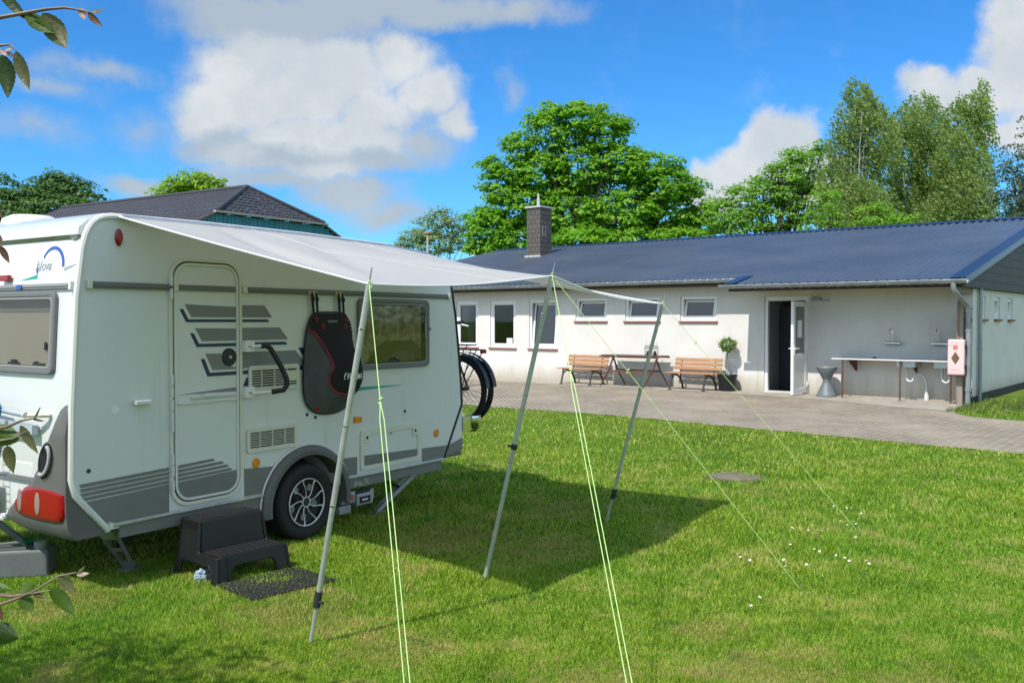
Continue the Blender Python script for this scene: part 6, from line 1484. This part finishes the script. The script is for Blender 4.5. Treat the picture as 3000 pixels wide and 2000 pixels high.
def mk_grass():
    rg_ = np.random.default_rng(21); N = 1250000
    # density falls smoothly with distance from where the lawn is seen close up
    d = 1/np.sqrt(rg_.uniform(1/20.5**2, 1/3.4**2, N)); 
    u = rg_.uniform(-.66, .95, N); x = d*u; y = d
    # half of the samples at far distances are thinned by larger blades
    keep = ~paving_mask(x, y); x, y, d = x[keep], y[keep], d[keep]
    c, s_ = math.cos(-CR), math.sin(-CR); lx = c*(x-W0.x)-s_*(y-W0.y); ly = s_*(x-W0.x)+c*(y-W0.y)
    under = (lx > -1.5) & (lx < 1.7) & (ly > .5) & (ly < 2.0)
    keep = ~under | (rg_.random(len(x)) < .25); x, y, d = x[keep], y[keep], d[keep]
    # mat and can footprints: fewer blades
    n = len(x)
    h = (.020+.022*rg_.random(n))*(.85+.35*nz2(x, y, 2.4, 1))*(d/5.5)**.30*(1+.35*(nz2(x, y, 7, 2) > .25))
    for (wx, wy, wr) in WORN: q_ = np.clip(1-np.hypot(x-wx, y-wy)/wr, 0, 1); h *= 1-.45*q_
    w = .0034*(d/4.5)**.85*rg_.uniform(.7, 1.3, n)
    th = rg_.uniform(0, 2*math.pi, n); lean = rg_.uniform(.1, 1.0, n)*h; ph = rg_.uniform(0, 2*math.pi, n)
    b0 = np.stack([x-w*np.cos(th), y-w*np.sin(th), np.zeros(n)-.002], 1); b1 = np.stack([x+w*np.cos(th), y+w*np.sin(th), np.zeros(n)-.002], 1)
    tip = np.stack([x+lean*np.cos(ph), y+lean*np.sin(ph), h], 1)
    V = np.stack([b0, b1, tip], 1).reshape(-1, 3).astype(np.float32)
    me = bpy.data.meshes.new('grass'); me.vertices.add(3*n); me.vertices.foreach_set('co', V.ravel()); me.loops.add(3*n); me.loops.foreach_set('vertex_index', np.arange(3*n, dtype=np.int32))
    me.polygons.add(n); me.polygons.foreach_set('loop_start', np.arange(0, 3*n, 3, dtype=np.int32)); me.update(calc_edges=True)
    a = me.attributes.new('rnd', 'FLOAT', 'FACE'); a.data.foreach_set('value', rg_.random(n).astype(np.float32))
    m = bpy.data.materials.new('grass_blade'); m.use_nodes = True; T = NT(m.node_tree)
    tc = T.n('ShaderNodeTexCoord').outputs['Object']; rv = T.n('ShaderNodeAttribute', attribute_name='rnd').outputs['Fac']
    big_ = T.noise(tc, .45, 4, .6); mid = T.noise(tc, 1.9, 5, .65); sm = T.noise(tc, 7, 4, .6)
    f = T.math('SUBTRACT', T.math('ADD', T.math('MULTIPLY', rv, .62), T.math('MULTIPLY', mid, .66)), .11)
    g1 = T.ramp(f, [(.18, (.070, .165, .010)), (.42, (.20, .355, .022)), (.65, (.38, .50, .045)), (.95, (.64, .62, .17))])
    g2 = T.ramp(f, [(.18, (.055, .155, .010)), (.42, (.15, .33, .018)), (.65, (.29, .46, .04)), (.95, (.52, .58, .13))])
    c = T.mix(T.n('ShaderNodeMapRange', {0: big_, 1: .40, 2: .62}).outputs[0], g1, g2)
    dry = T.n('ShaderNodeMapRange', {0: T.math('ADD', mid, T.math('MULTIPLY', sm, .35)), 1: .70, 2: .90}).outputs[0]
    c = T.mix(T.math('MULTIPLY', dry, .7), c, (.55, .44, .19))
    worn = None                                             # patches worn by feet round the step, the wheel and the poles
    for (wx, wy, wr) in WORN:
        dd = T.n('ShaderNodeVectorMath', {0: tc, 1: (wx, wy, 0)}, operation='DISTANCE').outputs[1]
        q_ = T.math('SUBTRACT', 1.0, T.math('DIVIDE', dd, wr), True); worn = q_ if worn is None else T.math('MAXIMUM', worn, q_)
    wf = T.n('ShaderNodeMapRange', {0: T.math('ADD', worn, T.math('MULTIPLY', T.math('SUBTRACT', sm, .5), 2.4)), 1: .25, 2: .75}).outputs[0]
    c = T.mix(T.math('MULTIPLY', wf, .45), c, (.46, .37, .15))
    clo = T.n('ShaderNodeMapRange', {0: T.noise(tc, 2.7, 3, .5, .4), 1: .64, 2: .70}).outputs[0]
    c = T.mix(T.math('MULTIPLY', clo, .5), c, (.07, .22, .03))
    p = T.n('ShaderNodeBsdfPrincipled', {'Base Color': c, 'Roughness': .55, 'Specular IOR Level': .35}); t_ = T.n('ShaderNodeBsdfTranslucent', {0: T.mix(1.0, c, (1.2, 1.25, .7), 'MULTIPLY')})
    mx = T.n('ShaderNodeMixShader', {0: .38, 1: p.outputs[0], 2: t_.outputs[0]}); T.n('ShaderNodeOutputMaterial', {0: mx.outputs[0]})
    tag(link('grass', me, m), 'short mown sunlit lawn grass with yellowish dry patches', 'grass', kind='stuff')
mk_grass()
# tufts at the wall corner and on the edge by the fire box
def tufts():
    rg_ = np.random.default_rng(4); C = []
    for k in range(150):
        lx = rg_.uniform(.34, 1.6); ly = rg_.uniform(-1.2, .9) if k % 2 else rg_.uniform(-2.4, -.6)
        p = bw(lx, ly, 0); 
        for j in range(14): C.append((p.x+rg_.normal()*.04, p.y+rg_.normal()*.04, rg_.uniform(.03, .11)))
    C = np.array(C); n = len(C); h = C[:, 2].copy(); th = rg_.uniform(0, 6.28, n); w = .006; ph = rg_.uniform(0, 6.28, n)
    V = np.stack([np.stack([C[:, 0]-w*np.cos(th), C[:, 1]-w*np.sin(th), 0*h], 1), np.stack([C[:, 0]+w*np.cos(th), C[:, 1]+w*np.sin(th), 0*h], 1), np.stack([C[:, 0]+.5*h*np.cos(ph), C[:, 1]+.5*h*np.sin(ph), h], 1)], 1).reshape(-1, 3)
    me = bpy.data.meshes.new('tall_grass'); me.from_pydata([tuple(v) for v in V], [], [(3*i, 3*i+1, 3*i+2) for i in range(n)]); a = me.attributes.new('rnd', 'FLOAT', 'FACE'); a.data.foreach_set('value', rg_.random(n).astype(np.float32))
    tag(link('tall_grass', me, leaf_mat('weed_blade', (.05, .10, .02), (.09, .17, .03), (.30, .27, .12), .35)), 'taller weedy grass growing round the post and drainpipes', 'grass', kind='stuff')
tufts()
# daisies
dm = MB()
for k in range(9):
    a = 2*math.pi*k/9; c, s = math.cos(a), math.sin(a); dm.add([(0, 0, .0), (.007*c-.003*s, .007*s+.003*c, .002), (.014*c, .014*s, .001), (.007*c+.003*s, .007*s-.003*c, .002)], [(0, 1, 2, 3)])
dmesh = None
spots = [(2215, 1173), (2245, 1183), (2255, 1175), (2278, 1190), (2285, 1192), (2120, 1225), (2156, 1230), (2186, 1228), (2196, 1222), (2230, 1208), (2260, 1207), (2266, 1212), (2292, 1218), (2270, 1200),
         (1870, 1275), (1882, 1278), (1890, 1283), (1905, 1292), (1695, 1283), (1712, 1285), (1700, 1292), (1722, 1300), (1785, 1305), (1800, 1300), (1804, 1312), (1852, 1310), (1872, 1312), (1885, 1305), (1925, 1282), (1920, 1287), (1940, 1294), (1950, 1300), (1930, 1314), (1990, 1300), (1996, 1306), (2000, 1262), (1815, 1260), (1990, 1330), (1850, 1202), (1868, 1206), (1908, 1213), (1932, 1217), (1946, 1215), (1925, 1190), (1945, 1175), (1742, 1215), (1745, 1385), (1725, 1408), (2260, 1380), (1965, 1245), (1820, 1213), (1930, 1208)]
src_d = None
for i, (px, py) in enumerate(spots):
    px = px if px < 2100 else px-300
    g = gnd(px, py); h = random.uniform(.035, .05)
    if src_d is None:
        src_d = bpy.data.objects.new('daisy', None); COL.objects.link(src_d); tag(src_d, 'tiny white daisy blooming in the sunlit lawn on the right', 'flower', 'daisies in the lawn')
        dm.build('petals', mat('daisy_white', (.85, .84, .82), .6), src_d, fix=False)
        MB().lathe([(.004, .001), (.003, .004), (.0001, .005)], 8).build('centre', mat('daisy_yellow', (.7, .5, .03), .6), src_d)
        MB().tube([(0, 0, -.045), (.002, 0, 0)], .001, 4).build('stem', mat('daisy_stem', (.10, .18, .03), .7), src_d); o = src_d
    else: o = dup(src_d)
    o.location = (g.x, g.y, h); o.rotation_euler = (random.uniform(-.7, -.2), random.uniform(-.4, .1), random.uniform(0, 6)); o.scale = (.85,)*3
# concrete cover in the lawn
cg = gnd(1690, 1097)
cvx = thing('drain_cover', 'flat round concrete cover set in the lawn right of the canopy shadow', 'drain cover', (cg.x, cg.y, 0))
MB().lathe([(.26, 0), (.26, .018), (.24, .026), (.001, .026)], 28).build('cover', mat('old_concrete', (.20, .165, .12), .9, var=(9, (.13, .11, .075), .4, .7), bump=(40, .5, .01)), cvx, smooth=True)
o_ = MB().lathe([(.33, .001), (.33, .012), (.262, .014), (.262, .001)], 28).build('surround', mat('bare_earth', (.13, .095, .06), .95, bump=(40, .5, .01)), cvx)

# ================================================================== FOREGROUND TREE (reaches in from the left, trunk outside the picture)
ft = thing('young_tree', 'young leafy tree at the left edge with drooping serrated leaves and some reddish ones', 'tree', (-2.75, 1.7, 0))
FO = Vector((-2.75, 1.7, 0))
def serrated(P0_, P1_, halfw, bend, twist, curl=.25, n=9):
    """leaf blade from base to tip; halfw in metres; twist rolls it about its axis; returns verts, faces (two sheets folded along the midrib)"""
    ax = (P1_-P0_); L = ax.length; ax.normalize()
    side = ax.cross(Vector((0, 1, 0))).normalized(); nrm = side.cross(ax).normalized()
    side2 = side*math.cos(twist)+nrm*math.sin(twist); nrm2 = nrm*math.cos(twist)-side*math.sin(twist)
    vs = []; fs = []
    for i in range(2*n+1):
        t = i/(2*n); wv = math.sin(math.pi*min(1, t*1.02)**.75)**.85*(1-.15*t) if 0 < t < 1 else 0.0
        wv *= halfw*(1+(.06 if i % 2 else -.03)); m_ = P0_+ax*(L*t)+nrm2*(bend*math.sin(math.pi*t)*L)
        vs += [m_-side2*wv+nrm2*(abs(wv)*curl), m_-side2*wv*.5+nrm2*(abs(wv)*curl*.35), m_, m_+side2*wv*.5+nrm2*(abs(wv)*curl*.35), m_+side2*wv+nrm2*(abs(wv)*curl)]
    for i in range(2*n):
        for j in range(4): a = i*5+j; fs.append((a, a+1, a+6, a+5))
    return vs, fs
def leafm(name, c1, c2, vein):
    m = bpy.data.materials.new(name); m.use_nodes = True; T = NT(m.node_tree); tc = T.n('ShaderNodeTexCoord').outputs['Object']
    c = T.mix(T.noise(tc, 60, 5, .6), c1, c2); nb = T.noise(tc, 220, 3, .6)
    p = T.n('ShaderNodeBsdfPrincipled', {'Base Color': c, 'Roughness': .45, 'Specular IOR Level': .4}); bn = T.n('ShaderNodeBump', {'Strength': .35, 'Distance': .003, 'Height': nb}); T.t.links.new(bn.outputs[0], p.inputs['Normal'])
    t_ = T.n('ShaderNodeBsdfTranslucent', {0: T.mix(1.0, c, (1.3, 1.4, .5), 'MULTIPLY')}); mx = T.n('ShaderNodeMixShader', {0: .3, 1: p.outputs[0], 2: t_.outputs[0]}); T.n('ShaderNodeOutputMaterial', {0: mx.outputs[0]}); return m
LG = leafm('tree_leaf_green', (.045, .095, .006), (.09, .15, .012), None); LD = leafm('tree_leaf_dark', (.018, .042, .006), (.035, .07, .008), None)
LO = leafm('tree_leaf_olive', (.10, .10, .03), (.15, .145, .05), None); LR = leafm('tree_leaf_red', (.10, .04, .022), (.16, .075, .035), None); LP = leafm('tree_leaf_pink', (.55, .33, .27), (.62, .42, .34), None)
buck = {'g': MB(), 'd': MB(), 'o': MB(), 'r': MB(), 'p': MB()}
def lf(kind, a, b, hw, d=1.05, tw=.3, bend=.06, curl=.3, dd=0.0):
    p, q2 = at(a[0], a[1], d, True)-FO, at(b[0], b[1], d+dd, True)-FO; v, f = serrated(p, q2, hw*d/FPX, bend, tw, curl); buck[kind].add(v, f)
lf('d', (-8, -40), (90, 66), 17, tw=.5); lf('g', (75, 36), (158, 98), 24, tw=.4); lf('g', (100, 60), (155, 100), 18, tw=-.4)
lf('o', (124, 38), (195, 142), 33, tw=.15, bend=.10); lf('p', (234, 24), (248, 58), 12, tw=.1); lf('r', (258, 36), (302, 80), 11, tw=.5); lf('o', (262, 35), (307, 25), 8, tw=.5)
lf('o', (47, 150), (87, 265), 19, tw=.5, bend=.08); lf('d', (5, 160), (23, 290), 27, tw=.1); lf('p', (0, 145), (18, 163), 9); lf('p', (15, 150), (38, 132), 6); lf('r', (18, 150), (50, 172), 6, tw=.4)
lf('r', (-20, 680), (10, 712), 9); lf('r', (0, 720), (28, 772), 10, tw=.4); lf('r', (-14, 600), (6, 640), 8)
lf('g', (-30, 1262), (60, 1290), 34, d=1.15, tw=.2); lf('o', (60, 1245), (113, 1330), 14, d=1.15, tw=.7); lf('o', (20, 1305), (40, 1388), 18, d=1.15, tw=.6); lf('r', (95, 1226), (132, 1234), 4, d=1.15); lf('g', (98, 1228), (117, 1195), 3, d=1.15)
lf('o', (174, 1682), (222, 1740), 17, d=1.2, tw=.6); lf('g', (147, 1722), (222, 1805), 22, d=1.2, tw=.3); lf('g', (54, 1740), (100, 1706), 24, d=1.2, tw=.4); lf('g', (60, 1750), (100, 1790), 20, d=1.2, tw=.6); lf('o', (95, 1738), (138, 1752), 8, d=1.2); lf('p', (224, 1684), (262, 1678), 7, d=1.2); lf('o', (226, 1680), (250, 1655), 5, d=1.2)
lf('d', (-35, 1850), (58, 1868), 34, d=1.1, tw=.1); lf('r', (-14, 1770), (8, 1820), 10, d=1.1); lf('g', (-30, 1720), (30, 1725), 16, d=1.2)
tw = MB()
def twig(pts, r0, r1, d=1.05):
    P = [at(x, y, d+(k*.0), True)-FO for k, (x, y) in enumerate(pts)]; n = len(P); tw.tube(P, [r0+(r1-r0)*k/(n-1) for k in range(n)], 6); return P[0]
starts = [twig([(-260, 120), (-120, 78), (0, 52), (76, 38), (140, 27), (190, 23), (224, 28), (262, 36)], .0028, .0010), twig([(-200, 170), (-60, 138), (0, 134), (28, 131), (47, 150)], .0025, .0008),
          twig([(-160, 620), (-60, 640), (-15, 690), (4, 722)], .0025, .0008), twig([(-190, 1330), (-60, 1262), (20, 1250), (62, 1232), (100, 1225), (118, 1193)], .003, .0008, 1.15), twig([(-60, 1282), (0, 1290), (40, 1284), (80, 1262)], .0022, .0008, 1.15),
          twig([(-220, 1850), (-80, 1800), (0, 1770), (60, 1748), (96, 1732), (172, 1686), (224, 1676)], .003, .0008, 1.2), twig([(40, 1745), (100, 1736), (148, 1728)], .002, .0008, 1.2), twig([(-200, 1900), (-90, 1840), (-30, 1846)], .002, .001, 1.1)]
# crown outside the picture: limbs with leaves, casting the leafy shadow on the lawn
rt = random.Random(31); limb_ends = []
for s in starts: 
    tw.tube([Vector((.0, .0, min(2.4, max(.4, s.z-.25)))), Vector((.5, .1, s.z+.02)), Vector((s.x-.35, s.y-.02, s.z+.03)), s], [.010, .006, .0035, .0026], 6)
cl_c = []
for k in range(46):
    z = rt.uniform(.5, 3.1); a = rt.uniform(0, 2*math.pi); r_ = rt.uniform(.15, 1.25)*(1-.2*abs(z-1.6))
    c = Vector((r_*math.cos(a)-.05, r_*math.sin(a)+.5, z)); w_ = c+FO
    if w_.y > .2 and w_.x/w_.y > -.68: continue
    cl_c.append(c); tw.tube([Vector((0, 0, max(.3, z*.55))), Vector((c.x*.5, c.y*.5, z*.85)), c], [.016, .009, .003], 5)
for c in cl_c:
    for j in range(26):
        p = c+Vector((rt.gauss(0, .15), rt.gauss(0, .15), rt.gauss(0, .13))); dv = Vector((rt.uniform(-1, 1), rt.uniform(-1, 1), rt.uniform(-1.2, .1))).normalized()*rt.uniform(.045, .08)
        w_ = p+FO
        if w_.y > .15 and w_.x/w_.y > -.60: continue
        v, f = serrated(p, p+dv, .02, .08, rt.uniform(0, 3), .3, 3); buck[rt.choice('gggdo')].add(v, f)
for k in range(110):
    w_ = Vector((rt.uniform(-3.9, -2.3), rt.uniform(2.0, 3.5), rt.uniform(.8, 2.5))); c = w_-FO
    if w_.x/w_.y > -.72: continue
    cl_c.append(c); tw.tube([Vector((0, 0, c.z*.55)), Vector((c.x*.5, c.y*.5, c.z*.85)), c], [.014, .008, .003], 5)
    for j in range(40):
        p = c+Vector((rt.gauss(0, .16), rt.gauss(0, .16), rt.gauss(0, .14))); dv = Vector((rt.uniform(-1, 1), rt.uniform(-1, 1), rt.uniform(-1.2, .1))).normalized()*rt.uniform(.06, .10)
        if (p+FO).x/(p+FO).y > -.62: continue
        v, f = serrated(p, p+dv, .022, .08, rt.uniform(0, 3), .3, 3); buck[rt.choice('gggdo')].add(v, f)
tw.tube([(0, 0, 0), (.02, .03, .8), (-.03, .02, 1.7), (.03, .0, 2.6), (0, .02, 3.1)], [.035, .03, .024, .016, .006], 8)
tw.build('trunk', mat('twig_bark', (.22, .15, .10), .6, var=(30, (.12, .08, .05), .4, .7)), ft, smooth=True)
names = {'g': ('crown', LG), 'd': ('crown', LD), 'o': ('crown', LO), 'r': ('crown', LR), 'p': ('crown', LP)}
for k, (nm, m_) in names.items(): buck[k].build(nm, m_, ft, smooth=True, fix=False)
bpy.context.view_layer.update()
